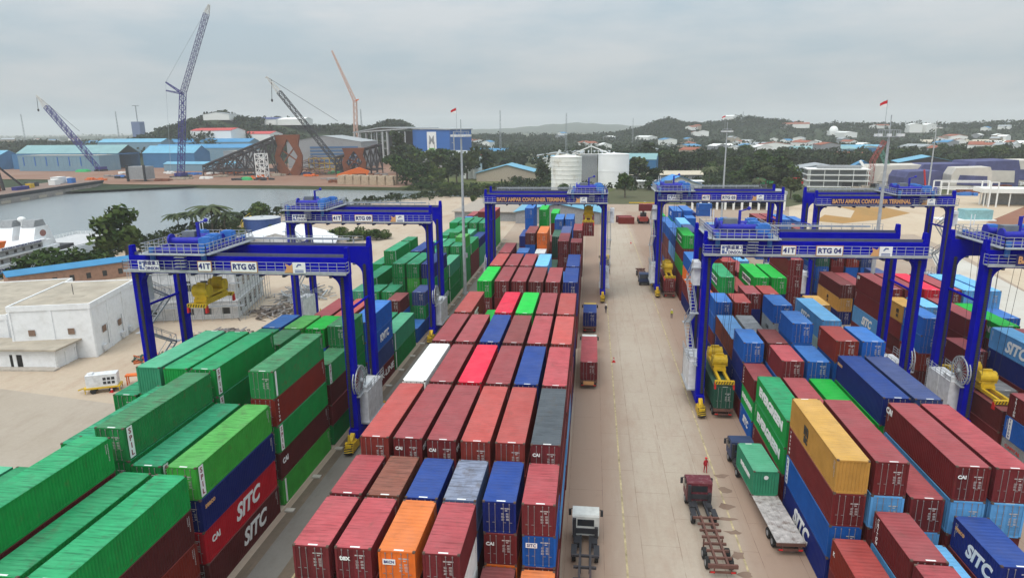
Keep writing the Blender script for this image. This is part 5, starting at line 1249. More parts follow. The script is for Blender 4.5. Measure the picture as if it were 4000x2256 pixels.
pb = block_house(-470, 598, R(-4), 92, 26, 15, 'pale blue building with dark ribs before the long blue shed', M_PALEB)
for i in range(7): m = MB(); m.box(-86+i*13, -85+i*13, -.3, .0, 5, 13.5); m.build('dark_rib', M_HB, pb)
shed('factory_shed', -405, 665, R(86), 26, 60, 15, 7, M_MIDB, M_LTROOF, 'blue gabled shed beside the open shed end', 'shed', group=SH)
shed('factory_shed', -330, 600, R(86), 12, 75, 6.5, 2, M_PALEB, M_LTROOF, 'low pale blue shed before the grey block', 'shed', group=SH)
block_house(-318, 610, R(-6), 34, 20, 18, 'grey concrete block house beside the low pale blue shed', M_GREYB)
for i, (x0, x1, Y, py) in enumerate(((258, 420, 780, 352), (420, 640, 800, 352), (395, 640, 740, 366))):
    a = AY(x0, py, Y); b_ = AY(x1, py, Y); shed('arched_shed', b_.x, Y, R(88), 24, b_.x-a.x, max(4, a.z-3), 4, M_PALEB, M_BLUEROOF if i else M_LTROOF, ('low pale shed with aqua roof among trees left of the tall crane', 'long blue shed with open arched end behind the steel frame', 'blue roofed shed right behind the tall crane base')[i], 'shed', group=SH)
gw = shed('grey_hall', -262, 640, R(3), 74, 60, 25, 6, M_GREYB, M_GREYR, 'large grey gabled hall behind the rusty steel frame', 'hall')
m = MB()
for i in range(6): m.box(-14, 34, -.4, -.02, 3+i*3.2, 4.8+i*3.2)
m.build('blue_scaffold', mat('scaffold_blue', (.06, .14, .27), .8), gw)
# the great hangar
hg = thing('hangar', (-200, 722, 0), 'great open hangar with blue end wall and white sign', 'hangar', R(-18))
m = MB()
for i in range(10):
    x = -70+i*7.4
    for y in (0, 60): m.bar((x, y, 0), (x, y, 34), .9)
for y in (8, 22, 36, 50):
    for x in (-70, ): m.bar((x, y, 0), (x, y, 33), 1.2)
for x in (-70, -64, -32, -26): m.bar((x, -1, 0), (x, -1, 34), 1.5)
for z in (8, 16, 24): m.bar((-32, -1, z), (-26, -1, z), .5); m.bar((-70, -1, z), (-64, -1, z), .5)
m.bar((-70, -1, 33.5), (0, -1, 37), 1.2)
m.build('steel_frame', mat('frame_grey', (.42, .43, .43), .6), hg)
m = MB(); m.prism([(-72, 33), (-34, 38), (1, 37), (1, 38), (-34, 39), (-72, 34)], 'y', -2, 64); m.prism([(0, 36.4), (48, 35.4), (48, 36.4), (0, 37.4)], 'y', 8, 60); m.build('roof', M_GREYR, hg)
m = MB(); m.box(-70, 0, 59, 60, 0, 34); m.build('back_wall', mat('dark_cladding', (.08, .075, .07), .8), hg)
m = MB(); m.box(.5, 47, 9, 58, 2.5, 36); bw = m.build('wall', M_HB, hg)
m = MB(); m.box(19, 30.5, 8.6, 8.95, 11, 33.5); sg = m.build('sign_board', M_SIGN, hg)
letter(sg, 'M', 13, M_GREYB, 'F', (24.8, 8.5, 24.3), width=6.0, bold=.012, depth=.05)
m = MB(); gx = (21.2, 28.4); m.box(gx[0], gx[1], 8.4, 8.55, 14.6, 16.4); m.build('green_bracket', mat('sign_green', (.12, .42, .06), .6), sg)
m = MB(); m.box(gx[0], gx[0]+.5, 8.4, 8.55, 16.4, 23); m.box(gx[1]-.5, gx[1], 8.4, 8.55, 16.4, 23); m.build('grey_bracket', M_GREYB, sg)
m = MB()
for z in (6, 14, 22, 30): m.bar((48, 12, z), (51, 12, z), .5)
m.bar((50.5, 12, 2), (50.5, 12, 33), .8); m.build('side_frame', mat('frame_grey', (.42, .43, .43), .6), hg)
shed('grey_shed', -112, 640, R(60), 30, 60, 12, 4, M_GREYB, M_GREYR, 'grey low shed with dark open end beside the hangar', 'shed', True)

def lattice(m, p, q_, w0, w1, n, r=.16, cr=.3):
    p = Vector(p); q_ = Vector(q_); d = (q_-p).normalized(); up = Vector((0, 1, 0)) if abs(d.y) < .9 else Vector((1, 0, 0)); x = d.cross(up).normalized(); y = x.cross(d)
    def ring(t): w_ = w0+(w1-w0)*t; c = p+(q_-p)*t; return [c+x*(sx*w_/2)+y*(sy*w_/2) for sx, sy in ((-1,-1),(1,-1),(1,1),(-1,1))]
    prev = ring(0)
    for i in range(1, n+1):
        cur = ring(i/n)
        for k in range(4):
            m.bar(prev[k], cur[k], cr); m.bar(cur[k], cur[(k+1)%4], r)
            if (i+k) % 2: m.bar(prev[k], cur[(k+1)%4], r)
            else: m.bar(prev[(k+1)%4], cur[k], r)
        prev = cur
M_CBL = mat('crane_violet', (.035, .03, .20), .6); M_CBK = mat('crane_black', (.035, .035, .04), .6); M_CPK = mat('crane_salmon', (.62, .40, .32), .6); M_CREM = mat('crane_cream', (.62, .6, .56), .6)
def cable(m, a, b_, r=.09): m.tube(a, b_, r, 5)
def crawler(root, x, y, col):
    m = MB()
    for sx in (-3, 3): m.box(x+sx-.8, x+sx+.8, y-4.5, y+4.5, 0, 1.6)
    m.build('track', M_TYRE, root); m = MB(); m.box(x-2.4, x+2.4, y-4, y+5.5, 1.7, 4.2); m.box(x-2.3, x-.6, y-5.2, y-3.2, 2, 4.4); m.build('upper_body', col, root)
def boom_crane(label, base, tip, col, w0=2.6, n=16, tipcol=None, jib=None, hook=None, back=None, dens=.2):
    root = thing('lattice_crane', (0, 0, 0), label, 'crane'); crawler(root, base.x, base.y, col)
    m = MB(); k = base+(tip-base)*.85; lattice(m, base+Vector((0, 0, 2)), k, w0, w0*.9, n, dens, dens*1.7); m.build('boom', col, root)
    m = MB(); lattice(m, k, tip, w0*.9, .8, 4, dens*.8, dens*1.3); m.build('boom_head', tipcol or col, root)
    if jib: m = MB(); lattice(m, tip, jib, .9, .5, 4, dens*.7, dens); m.build('fly_jib', tipcol or col, root)
    m = MB()
    if hook: h0, h1 = hook; cable(m, h0, h1, .22); m.ell((h1.x, h1.y, h1.z-.8), .9, .9, 1.3, 8, 6); m.build('hook_block', M_CBK, root); m = MB()
    if back: cable(m, tip, back, .16); m.build('pendant_cable', M_CBK, root)
    return root
# violet-blue boom on the far left
B1 = AY(255, 432, 600); B1.z = 0; T1 = AY(92, 240, 602)
boom_crane('violet blue lattice boom crane leaning over the barge', B1, T1, M_CBL, 4.2, 22, M_CREM, None, (T1, AY(96, 275, 602)), AY(200, 330, 606), .3)
# tall one: mast, jib and two struts
B2 = AY(456, 448, 507); B2.z = 0; T2 = AY(460, 236, 507); J2 = AY(526, 12, 507)
tc_ = thing('lattice_crane', (0, 0, 0), 'tallest violet lattice crane with a long raised jib', 'crane'); crawler(tc_, B2.x, B2.y, M_CBL)
m = MB(); lattice(m, B2+Vector((0, 0, 2)), T2, 3.8, 3.4, 18, .24, .42); m.build('mast', M_CBL, tc_)
m = MB(); lattice(m, T2, T2+(J2-T2)*.9, 3.2, 3.0, 26, .22, .40); m.build('jib', mat('jib_grey', (.20, .20, .30), .6), tc_); m = MB(); lattice(m, T2+(J2-T2)*.9, J2, 3.0, 1.0, 4, .2, .35); m.build('jib_head', M_CREM, tc_)
S1_ = AY(417, 207, 507); S2_ = AY(418, 228, 507)
m = MB(); lattice(m, T2, S1_, 1.6, .7, 8, .2, .3); lattice(m, T2, S2_, 1.4, .7, 8, .18, .28); m.build('strut', M_CBL, tc_)
m = MB(); cable(m, S1_, J2, .12); cable(m, S1_, S2_, .12); cable(m, S2_, AY(430, 430, 507), .1); m.build('pendant_cable', mat('cable_pale', (.4, .43, .47), .7), tc_)
B3 = AY(868, 442, 541); B3.z = 0; T3 = AY(672, 194, 541)
boom_crane('black lattice boom crane reaching across the steel frame', B3, T3, M_CBK, 3.6, 24, M_CREM, AY(668, 196, 541), (AY(683, 200, 541), AY(684, 250, 541)), AY(850, 305, 541), .26)
B4 = AY(897, 400, 800); B4.z = 0; T4 = AY(893, 255, 800); J4 = AY(835, 128, 800)
t4 = thing('lattice_crane', (0, 0, 0), 'pale salmon lattice crane standing behind the great hangar', 'crane'); crawler(t4, B4.x, B4.y, M_CPK)
m = MB(); lattice(m, B4+Vector((0, 0, 2)), T4, 4.2, 3.6, 18, .35, .6); m.build('mast', M_CPK, t4); m = MB(); lattice(m, T4, J4, 3.2, 1.2, 22, .3, .5); m.build('jib', M_CPK, t4); m = MB(); lattice(m, T4, AY(902, 250, 800), 1.6, .8, 4, .3, .4); m.build('strut', M_ORANGE, t4)
for (a, b_, Y, c, l_) in (((2195, 405), (2225, 355), 430, mat('boom_red', (.34, .07, .06), .7), 'red lattice boom beside the thick floodlight mast'), ((2238, 430), (2215, 378), 440, mat('boom_green', (.10, .26, .2), .7), 'green lattice boom behind the thick floodlight mast')):
    A0 = AY(*a, Y); A1 = AY(*b_, Y); g0 = Vector((A0.x, A0.y, 0)); root = thing('lattice_boom', (0, 0, 0), l_, 'crane'); m = MB(); lattice(m, A0, A1, 2.4, 2.2, 9, .12, .2); lattice(m, g0, A0, 2.4, 2.4, 6, .12, .2); m.build('boom', c, root)
rc = thing('crawler_machine', tuple(AY(2330, 470, 400).xy)+(0,), 'red upright crane arm before the blue wrapped blocks', 'crane'); m = MB(); m.bar((0, 0, 0), (-2.2, 0, 12), .7); m.box(-2, 3, -2, 2, 0, 2.5); m.build('arm', M_RED, rc)
wc = thing('white_crane', tuple(AY(2170, 462, 440).xy)+(0,), 'white telescopic arm beside the three storey building', 'crane'); m = MB(); m.bar((6, 0, 3), (-3, 0, 15), 1.3); m.bar((6, 0, 3), (2, 0, 9), .5); m.build('arm', M_WHITE, wc); m = MB(); m.box(2, 9, -2, 2, 0, 3); m.build('body', M_DARK, wc)

# offshore jacket lying on its side
def jacket(label, x0, x1, y, h0, h1, dep):
    root = thing('steel_jacket', (x0, y, 0), label, 'steel frame'); L = x1-x0; m = MB(); n = 7
    P = lambda i, s, top: Vector((L*i/n, s*dep/2, (h0+(h1-h0)*i/n) if top else 4.0))
    for s in (-1, 1):
        m.tube(P(0, s, 0), P(n, s, 0), .9, 8); m.tube(P(0, s, 1), P(n, s, 1), 1.0, 8)
        for i in range(n+1):
            m.tube(P(i, s, 0), P(i, s, 1), .5, 6)
            if i < n: m.tube(P(i, s, 0), P(i+1, s, 1), .45, 6); m.tube(P(i+1, s, 0), P(i, s, 1), .45, 6)
    for i in range(n+1):
        m.tube(P(i, -1, 0), P(i, 1, 0), .4, 6); m.tube(P(i, -1, 1), P(i, 1, 1), .4, 6); m.tube(P(i, -1, 0), P(i, 1, 1), .35, 6); m.tube(P(i, 1, 0), P(i, -1, 1), .35, 6); m.bar(P(i, -1, 1)+Vector((0, 0, .5)), P(i, -1, 1)+Vector((4, 3, 2.0)), .5)
        if i < n: m.tube(P(i, -1, 1), P(i+1, 1, 1), .4, 6)
        for s in (-1, 1): m.bar((L*i/n, s*dep/2, 0), (L*i/n, s*dep/2, 4), .8)
    m.build('tubing', M_JACK, root); return root
jk = jacket('long dark tubular steel frame lying in the shipyard', -326, -262, 545, 8, 31, 22)
def node(label, x, y, W_, H_, rz=0.0, group=None):
    root = thing('plate_frame', (x, y, 0), label, 'steel frame', rz); m = MB(); h = W_/2
    for sx in (-1, 1):
        pl = [(0, .90*H_), (0, H_), (sx*h, H_), (sx*h*.80, .74*H_), (sx*h*1.08, .48*H_), (sx*h*.95, .1*H_), (sx*h*.72, 0), (sx*h*.22, 0), (0, .06*H_), (sx*h*.74, .47*H_)]
        if sx < 0: pl.reverse()
        m.prism(pl, 'y', -1.2, 1.2)
    for z in (.3, .62): m.bar((-h*.5, .5, H_*z), (h*.5, .5, H_*(1-z)), .9)
    m.build('plate', M_RUST, root); return root
node('tall rust orange plate frame at the end of the tubular frame', -252, 540, 22, 33)
node('second rust orange plate frame behind the black boom', -196, 540, 18, 22, R(25))
jacket('smaller dark tubular frame beside the second plate frame', -214, -178, 552, 14, 24, 14)
oc = thing('orange_crawler', (-192, 528, 0), 'orange crawler machine with a low sloping boom', 'crane', R(20)); m = MB(); m.prism([(-14, 0), (10, 0), (12, 4), (4, 7), (-14, 1.5)], 'y', -2, 2); m.build('body', M_ORANGE, oc); m = MB(); m.box(-2, 9, -2.6, 2.6, 0, 1.8); m.build('track', M_TYRE, oc)
for x, y, sx, l_ in ((-300, 540, 26, 'tangle of dark rusty steel tubes heaped under the long frame'), (-232, 545, 20, 'tangle of rusty tubes between the two plate frames'), (-200, 548, 18, 'tangle of dark tubes behind the second plate frame')):
    heap('steel_tangle', x, y, sx, 9, 17, 60, (M_JACK, M_RUST), l_, 'steel heap', 6, 20)
st_ = thing('scaffold_tower', (-259, 506, 0), 'white scaffold tower before the rust orange plate frame', 'scaffold'); m = MB(); lattice(m, (0, 0, 0), (0, 0, 19), 7, 7, 5, .35, .5); m.build('frame', M_WHITE, st_)
yf = thing('railed_platform', (-228, 556, 0), 'yellow railed platform frame beside the grey hall', 'steel frame'); m = MB()
for i in range(7): m.bar((-14+i*4.6, 0, 0), (-14+i*4.6, 0, 13), .6)
for z in (4, 8.5, 13): m.bar((-14, 0, z), (14, 0, z), .6); m.bar((-14, 8, z), (14, 8, z), .5)
m.build('frame', M_YEL, yf)
rr = random.Random(31)
def tarp(x, y, sx, sy, h, m_, label, cat='tarpaulin'):
    root = None; q = MB(); n = 12
    for j in range(n+1):
        for i in range(n+1):
            u, v = i/n*2-1, j/n*2-1; k = max(0, (1-abs(u)**4)*(1-abs(v)**4))
            q.v.append((u*sx, v*sy, h*k**.35*(.78+.3*rr.random()) if k > 0 else 0))
    for j in range(n):
        for i in range(n): a = j*(n+1)+i; q.f.append((a, a+1, a+n+2, a+n+1)); q.m.append(0)
    o = q.build('tarpaulin_heap', m_); o.location = (x, y, 0); tag(o, label, cat); return o
M_GT = mat('green_tarp', (.03, .36, .12), .7, var=.3)
for x, y, s, l_ in ((-218, 560, 9, 'bright green tarpaulin heap beside the yellow frame'), (-331, 512, 5, 'bright green tarpaulin at the tall crane base'), (-262, 486, 4, 'small green tarpaulin before the white scaffold tower'), (-482, 590, 6, 'green tarpaulin at the violet boom base')): tarp(x, y, s, s*.6, 2.4, M_GT, l_)
M_STONE = mat('sand_bags', (.44, .34, .24), .95, var=.25)
for i in range(14):
    x, y = -172+(i%7)*6.2, 448+(i//7)*7; m = MB(); m.box(-2.6, 2.6, -2.2, 2.2, 0, 3.2); m.box(-2.3, 2.3, -2, 2, 3.25, 6.0)
    o = m.build('stone_block', M_STONE); o.location = (x, y-i%7*1.6, 0); tag(o, 'pair of tan stacked bulk bags on the shipyard quay', 'bulk bags', 'tan bulk bags on the quay')
cl = [M_RUB, M_RUST, M_DARK, M_WHITE, M_TAN, M_ORANGE, M_LBLUE]
for k in range(34):
    x = rr.uniform(-420, -150); y = 452+(-x-150)*.12+rr.uniform(0, 95); m = MB()
    for j in range(7): m.cbox((rr.uniform(-6, 6), rr.uniform(-4, 4), rr.uniform(.4, 1.2)), (rr.uniform(1, 7), rr.uniform(1, 3), rr.uniform(.6, 2.2)))
    o = m.build('shipyard_material', cl[k % 7]); o.location = (x, y, 0); tag(o, f"heap of {('grey','rusty','dark','white','tan','orange','blue')[k%7]} material lying on the shipyard ground", 'material heap', f"{('grey','rusty','dark','white','tan','orange','blue')[k%7]} material heaps in the shipyard")
sk = thing('steel_box', (-343, 478, 0), 'grey steel box structure near the water by the tall crane', 'steel box'); m = MB(); m.box(-8, 8, -5, 5, 1.5, 11); m.build('box', M_GREYB, sk); m = MB(); lattice(m, (-7, -5.3, 0), (-7, -5.3, 12), 1, 1, 3, .3, .4); lattice(m, (7, -5.3, 0), (7, -5.3, 12), 1, 1, 3, .3, .4); m.build('leg', M_DARK, sk)

# barge along the shipyard
bg_ = thing('barge', (-336, 385, -2.2), 'long dark flat barge with pale hull patches', 'barge', R(11))
m = MB(); m.prism([(-75, 5.5), (-75, 0), (40, 0), (58, 3.2), (60, 5.5)], 'x', -28, 0); hl_ = m.build('hull', mat('barge_hull', (.27, .245, .225), .85, var=.4, scale=.15, dirt=(.08, .055, .05), dirt_amt=.8, dscale=.15), bg_)
m = MB(); m.prism([(-75, 5.3), (-75, 3.4), (57, 3.4), (60.1, 5.3)], 'x', -28.1, .12); m.build('fender', mat('fender_black', (.03, .03, .035), .8), bg_)
m = MB()
for i in range(7): m.box(-.02, .06, -68+i*17, -60+i*17, .3, 1.9)
m.build('pale_patch', M_TAN, bg_)
m = MB(); m.box(-27.9, -.1, -75, 59, 5.5, 5.6); m.build('deck', mat('barge_deck', (.22, .15, .12), .9, var=.4), bg_)
for i, (x, y, sx, sy, h, mm, nm) in enumerate(((-14, 30, 5, 9, 4.2, M_WHITE, 'large white'), (-10, 18, 4, 6, 3.2, M_WHITE, 'small white'), (-16, 44, 4, 5, 3, M_WHITE, 'white outer'), (-8, 34, 3, 5, 3, M_LBLUE, 'light blue'), (-9, -18, 3, 12, 1.8, M_CBL, 'violet'), (-12, -4, 3, 4, 2.5, M_YEL, 'yellow'), (-18, -30, 6, 8, 3, M_RUST, 'rusty'), (-18, 8, 5, 6, 2.4, M_DARK, 'dark'))):
    m = MB(); m.box(-sx/2, sx/2, -sy/2, sy/2, 0, h); m.box(-sx/2-.1, sx/2+.1, -sy/2-.1, sy/2+.1, h, h+.15); o = m.build('deck_box', mm); o.location = Vector((-336, 385, 3.42))+Matrix.Rotation(R(11), 3, 'Z') @ Vector((x, y, 0)); o.rotation_euler = (0, 0, R(11)); tag(o, nm+' box lying on the barge deck', 'deck box')
ag = thing('sheer_legs', (-352, 360, 3.42), 'dark steel sheer legs standing on the barge', 'frame', R(11)); m = MB(); m.bar((-4, 0, 0), (-2, 0, 16), 1.2); m.bar((4, 0, 0), (2, 0, 16), 1.2); m.bar((-3, 0, 16), (3, 0, 16), 1.4); m.bar((2, 0, 15), (9, 12, 0), .9); m.build('frame', M_JACK, ag)

# white patrol ship
M_SHIP = mat('ship_white', (.80, .81, .82), .5, var=.06, dirt=(.5, .42, .40), dirt_amt=.4, dscale=.3)
shp = thing('patrol_ship', (-157, 166, -2.2), 'white patrol ship moored beside the leafy shrubs', 'ship', R(6)); shp.scale = (1, 1, .74)
m = MB(); m.prism([(0, 0), (-14, 0), (-15.5, 6.2), (1.2, 6.2)], 'y', -70, 44); h_ = m.build('hull', M_SHIP, shp)
m = MB(); m.box(.62, .70, -70, 44, 0, 0.01); m.prism([(.01, 0), (.35, 1.6), (.40, 1.6), (.06, 0)], 'y', -69, 43.5); m.build('grey_band', M_GREYB, h_)
m = MB(); m.box(-14, 0, -70, 14, 6.2, 8.9); m.box(-13.6, -.4, -70, 12, 8.9, 11.4); m.box(-.2, .9, -70, 10, 8.8, 9.0); m.box(-.4, .6, -70, 8, 11.3, 12.2); m.build('superstructure', M_SHIP, shp)
m = MB(); m.box(-13.8, .02, -66, 12, 7.0, 8.4) if 0 else None
for i in range(22): m.box(-.02, .06, -60+i*3.1, -59+i*3.1, 9.5, 10.5); m.box(-.02, .06, -59+i*3.1, -58.2+i*3.1, 6.6, 8.0)
m.build('window', M_GLASS, shp)
letter(shp, 'BAKAMLA REPUBLIK INDONESIA', 1.0, M_NAVYTXT, 'R', (.66, -1.5, 11.75), width=15, bold=.02)
m = MB(); m.box(-.02, .03, -66, 7, 9.2, 10.8); m.box(-.02, .03, -66, 11, 6.5, 8.2); m.build('passageway', mat('passage_shade_paint', (.30, .30, .30), .8, var=.3, scale=.5), shp)
letter(shp, 'INDONESIA', 2.4, M_NAVYTXT, 'R', (1.0, -8, 4.4), bold=.04)
for x in (-4.5, -11):
    m = MB(); m.prism([(6, 8.9), (16, 8.9), (13.6, 16.5), (8.4, 16.5)], 'x', x-2.2, x+2.2); f = m.build('funnel', M_SHIP, shp); m = MB(); m.prism([(8.2, 16.5), (13.4, 16.5), (12.6, 19), (9.2, 19)], 'x', x-1.8, x+1.8); m.build('funnel_top', M_GREYB, f)
    if x > -5: m = MB(); m.tube((x+2.21, 11, 13.8), (x+2.26, 11, 13.8), 1.3, 18); m.build('crest', mat('crest_red', (.30, .14, .12), .6, var=.5, scale=3), f)
m = MB(); m.ell((-7.5, 10.5, 19.3), 1.1, 1.1, 1.1, 10, 7); m.tube((-7.5, 10.5, 14), (-7.5, 10.5, 18.4), .4, 8); m.build('radome', M_WHITE, shp)
m = MB(); m.tube((-7, -14, 11.4), (-7, -14, 19), .3, 8); m.bar((-9.5, -14, 17), (-4.5, -14, 17), .25); m.bar((-9, -14, 15), (-5, -14, 15), .25); m.build('signal_mast', M_WHITE, shp)
m = MB(); m.box(-15, .8, 18, 44, 6.2, 6.6); m.build('flight_deck', mat('deck_pale', (.50, .50, .50), .8), shp)
m = MB(); rail_fence(m, (-15, 18, 6.6), (-15, 44, 6.6), 1.3, 1.6, .06, 3); rail_fence(m, (-15, 44, 6.6), (.8, 44, 6.6), 1.3, 1.6, .06, 3); m.build('deck_rail', M_WHITE, shp)
m = MB(); m.box(-12, 0.2, 13, 20, 6.3, 7.8); m.build('deck_gear', M_DARK, shp)
bt = thing('rescue_boat', tuple((Matrix.Translation((-157, 166, -2.2)) @ Matrix.Rotation(R(6), 4, 'Z')) @ Vector((-1.2, -10, 9.1))), 'orange rescue boat on the patrol ship deck', 'boat', R(6)); m = MB(); m.prism([(-3.5, 1.4), (-2.6, 0), (2.6, 0), (3.8, 1.6)], 'x', -1.3, 1.3); m.build('hull', M_ORANGE, bt); m = MB(); m.box(-1, 1, -1.5, 1.8, 1.5, 2.6); m.build('canopy', M_ORANGE, bt)

# tanks and buildings in the middle distance
M_TW = mat('tank_white', (.85, .85, .85), .6, var=.04, scale=.2); M_TO = mat('old_tank_white', (.80, .79, .74), .7, var=.08, scale=.2, dirt=(.4, .33, .22), dirt_amt=.7, dscale=.12)
tank(-15.6, 402, 9.0, 20.0, M_TO, M_TO, 'old stained white storage tank with a railed top', 8, 1.2); tank(12.8, 428, 9.6, 20.4, M_TW, M_TW, 'clean white storage tank beside the stained one', 2, .7)
ts = thing('tank_shelter', (-1.2, 440, 0), 'white truss shelter between the two white tanks', 'shelter')
m = MB(); m.box(-7, 4, 0, 8, 0, 19); m.build('screen', M_GREYB, ts); m = MB()
for x in (-10, 10): m.bar((x, -3, 0), (x, -3, 20), .7)
m.bar((-12, -3, 20.2), (0, -3, 25), .7); m.bar((0, -3, 25), (12, -3, 20.2), .7); m.bar((-12, -3, 20), (12, -3, 20), .5)
for i in range(5): m.bar((-9+i*4.5, -3, 20), (-9+i*4.5, -3, 24-abs(-9+i*4.5)*.4), .3)
m.build('truss', M_WHITE, ts)
shed('blue_roof_house', -60, 472, R(0), 44, 30, 5.8, 5.6, M_TAN, M_LTROOF, 'wide grey gabled hall with light blue roof behind the river', 'hall', over=1)
shed('blue_roof_hall', -13.5, 260, R(-2), 33, 42, 4.6, 3.2, mat('hall_grey', (.27, .27, .28), .85), M_LTROOF, 'grey gabled hall with light blue roof behind the middle block', 'hall', over=.8)
fh = thing('flat_hall', (-54, 268, 0), 'low hall with a stained pale flat roof beside the blue roofed hall', 'hall', R(-4)); m = MB(); m.box(-2, 26, 0, 50, 0, 3.6); m.build('wall', M_GREYB, fh); m = MB(); m.box(-3, 27, -1, 51, 3.6, 3.9); m.build('roof', mat('roof_dusty', (.36, .31, .26), .9, var=.2, dirt=(.25, .22, .19), dirt_amt=.6, dscale=.1), fh)
shed('blue_roof_house', 50, 398, R(8), 26, 16, 3.6, 5.0, M_WHW, mat('bright_blue_roof', (.035, .25, .62), .5), 'bright blue roofed pavilion behind crane 03', 'house', over=1.5)
si = thing('silo', (-86, 500, 0), 'white cylindrical silo beside the blue roofed hall', 'silo'); m = MB(); m.tube((0, 0, 0), (0, 0, 17), 3.6, 18); m.tube((-7, 2, 0), (-7, 2, 9), 4, 16); m.build('shell', M_WHW, si); m = MB(); m.tube((0, 0, 17), (0, 0, 17.6), 3.8, 18); m.build('cap', M_TERRA, si)
bp_ = thing('batching_plant', (-22, 520, 0), 'orange batching plant with a white chute behind the light blue roof', 'plant'); m = MB(); m.box(-6, 6, 0, 6, 4, 14); m.build('hopper', mat('plant_orange', (.48, .16, .09), .7), bp_); m = MB(); m.bar((-14, -2, 3), (-3, -2, 20), 1.8); m.build('chute', M_WHITE, bp_)
shed('aqua_shed', 48, 520, R(80), 20, 40, 13, 4, M_MIDB, M_AQUA, 'pale aqua roofed blue shed behind the clean white tank', 'shed')
lb_ = thing('long_house', (22, 470, 0), 'long low building with cream roof behind the leafy tree', 'building', R(2)); m = MB(); m.box(0, 52, 0, 10, 0, 4.6); m.build('wall', M_GREYB, lb_); m = MB(); m.prism([(-1, 4.5), (11, 4.5), (5, 7)], 'x', -1, 53); m.build('roof', mat('cream_roof', (.52, .46, .36), .8), lb_)
wb = thing('small_white_house', (40, 418, 0), 'small white flat house beside the bright blue roof', 'house'); m = MB(); m.box(-12, 26, 0, 8, 0, 4); m.build('wall', M_WHW, wb); m = MB(); m.box(-13, 27, -1, 9, 4, 4.4); m.build('roof', M_WHW, wb)
md = thing('office_building', (130, 428, 0), 'white three storey building with dark window bands', 'office', R(-8))
m = MB()
for z in (0, 3.6, 7.0, 10.4): m.box(-1 if z else 0, 34, -1.2, 16, z, z+.5)
m.box(0, 33, 3, 15, .7, 10.4); m.build('floors', M_WHW, md); m = MB()
for z in (.9, 4.4, 7.8): m.box(1.5, 32.5, 2.6, 2.98, z, z+2.4)
m.box(-.4, -.02, 3, 14, 4.5, 9.8); m.build('window', mat('office_glass', (.17, .18, .19), .3), md); m = MB()
for i in range(5): m.bar((1+i*8, -.9, 0), (1+i*8, -.9, 10.4), .3)
m.build('column', M_WHW, md); m = MB(); m.box(6, 30, 4, 12, 11.1, 12.6); m.build('roof_house', M_GREYB, md)
for x, y, l_, wm, rm, W_, D_ in ((150, 470, 'grey roofed pale blue hall behind the three storey building', mat('grey_blue_wall', (.25, .31, .38), .8), M_GREYR, 44, 30), (122, 492, 'small cream roofed house beside the dark wood', M_PALEB, mat('cream_roof', (.52, .46, .36), .8), 24, 20), (196, 520, 'blue dome topped hut behind the thick mast', M_MIDB, M_BLUEROOF, 14, 12)):
    shed('yard_hall', x, y, R(-10), W_, D_, 7, 4, wm, rm, l_, 'hall')
for x, y, c, l_ in ((121, 455, M_ORANGE, 'orange scrap boxes beside the pale blue hall'), (112, 448, M_GT, 'green machine parts beside the dark wood'), (133, 452, M_RED, 'red scrap boxes before the pale blue hall')):
    m = MB()
    for j in range(6): m.cbox((rr.uniform(-7, 7), rr.uniform(-3, 3), rr.uniform(1, 3)), (rr.uniform(3, 7), 3, rr.uniform(2, 3)))
    o = m.build('scrap_boxes', c); o.location = (x, y, 0); tag(o, l_, 'scrap')
M_TB = mat('tarp_blue', (.075, .08, .19), .8, var=.25, scale=.3); M_TWH = mat('tarp_white', (.58, .54, .48), .8, var=.1, scale=.3)
def wrapped(px, py, Y, W_, D_, H_, m_, label, rz=0, m2=None):
    p = AY(px, py, Y); q = MB(); n = 9; rr2 = random.Random(int(px))
    root = thing('wrapped_block', (p.x, Y, 0), label, 'wrapped block', rz); q = MB()
    q.prism([(-W_/2, 0), (W_/2, 0), (W_/2*.98, H_*.7), (W_/2*.86, H_), (-W_/2*.82, H_*.96), (-W_/2, H_*.66)], 'y', 0, D_); q.build('tarpaulin', m_, root)
    q = MB(); q.prism([(-W_/2*.7, H_*.25), (W_/2*.8, H_*.2), (W_/2*.75, H_*.62), (-W_/2*.6, H_*.66)], 'y', -.4, .01); q.build('patch', m2 or (M_TWH if m_ is M_TB else M_TB), root)
for a in ((2262, 455, 430, 36, 20, 13, M_TWH, 'white wrapped block beside the pale floodlight mast', 0, M_TWH), (2320, 470, 405, 20, 18, 11, M_TB, 'small blue wrapped block at the mast foot', .1, M_TB), (2385, 465, 425, 34, 20, 14, M_TB, 'wide blue wrapped block beside the red arm', -.1, M_TB), (2440, 475, 405, 20, 14, 13, M_TWH, 'cream wrapped block with a blue patch', -.15, M_TB), (2500, 465, 420, 28, 22, 16, M_TB, 'tall blue wrapped block with a cream patch', .1, M_TWH), (2550, 455, 440, 30, 20, 15, M_TWH, 'cream wrapped block at the picture edge', 0, M_TB)): wrapped(*a)
for k in range(26):
    q_ = G(rr.uniform(2120, 2590), rr.uniform(464, 500)); m = MB()
    for j in range(5): m.cbox((rr.uniform(-4, 4), rr.uniform(-2, 2), rr.uniform(.5, 1.6)), (rr.uniform(1, 5), rr.uniform(1, 3), rr.uniform(.8, 2.6)))
    o = m.build('scrap_heap', cl[k % 7]); o.location = q_; tag(o, f"heap of {('grey','rusty','dark','white','tan','orange','blue')[k%7]} material before the wrapped ship blocks", 'material heap', f"{('grey','rusty','dark','white','tan','orange','blue')[k%7]} heaps before the wrapped blocks")
shed('aqua_hall', 218, 470, R(-14), 36, 30, 12, 4, M_DARK, M_LTROOF, 'light blue roofed hall behind the wrapped blocks', 'hall')
gp = thing('gate_frame', tuple(G(2435, 520).xy)+(0,), 'white steel portal frames on the pale sand', 'portal frame', R(-6)); m = MB()
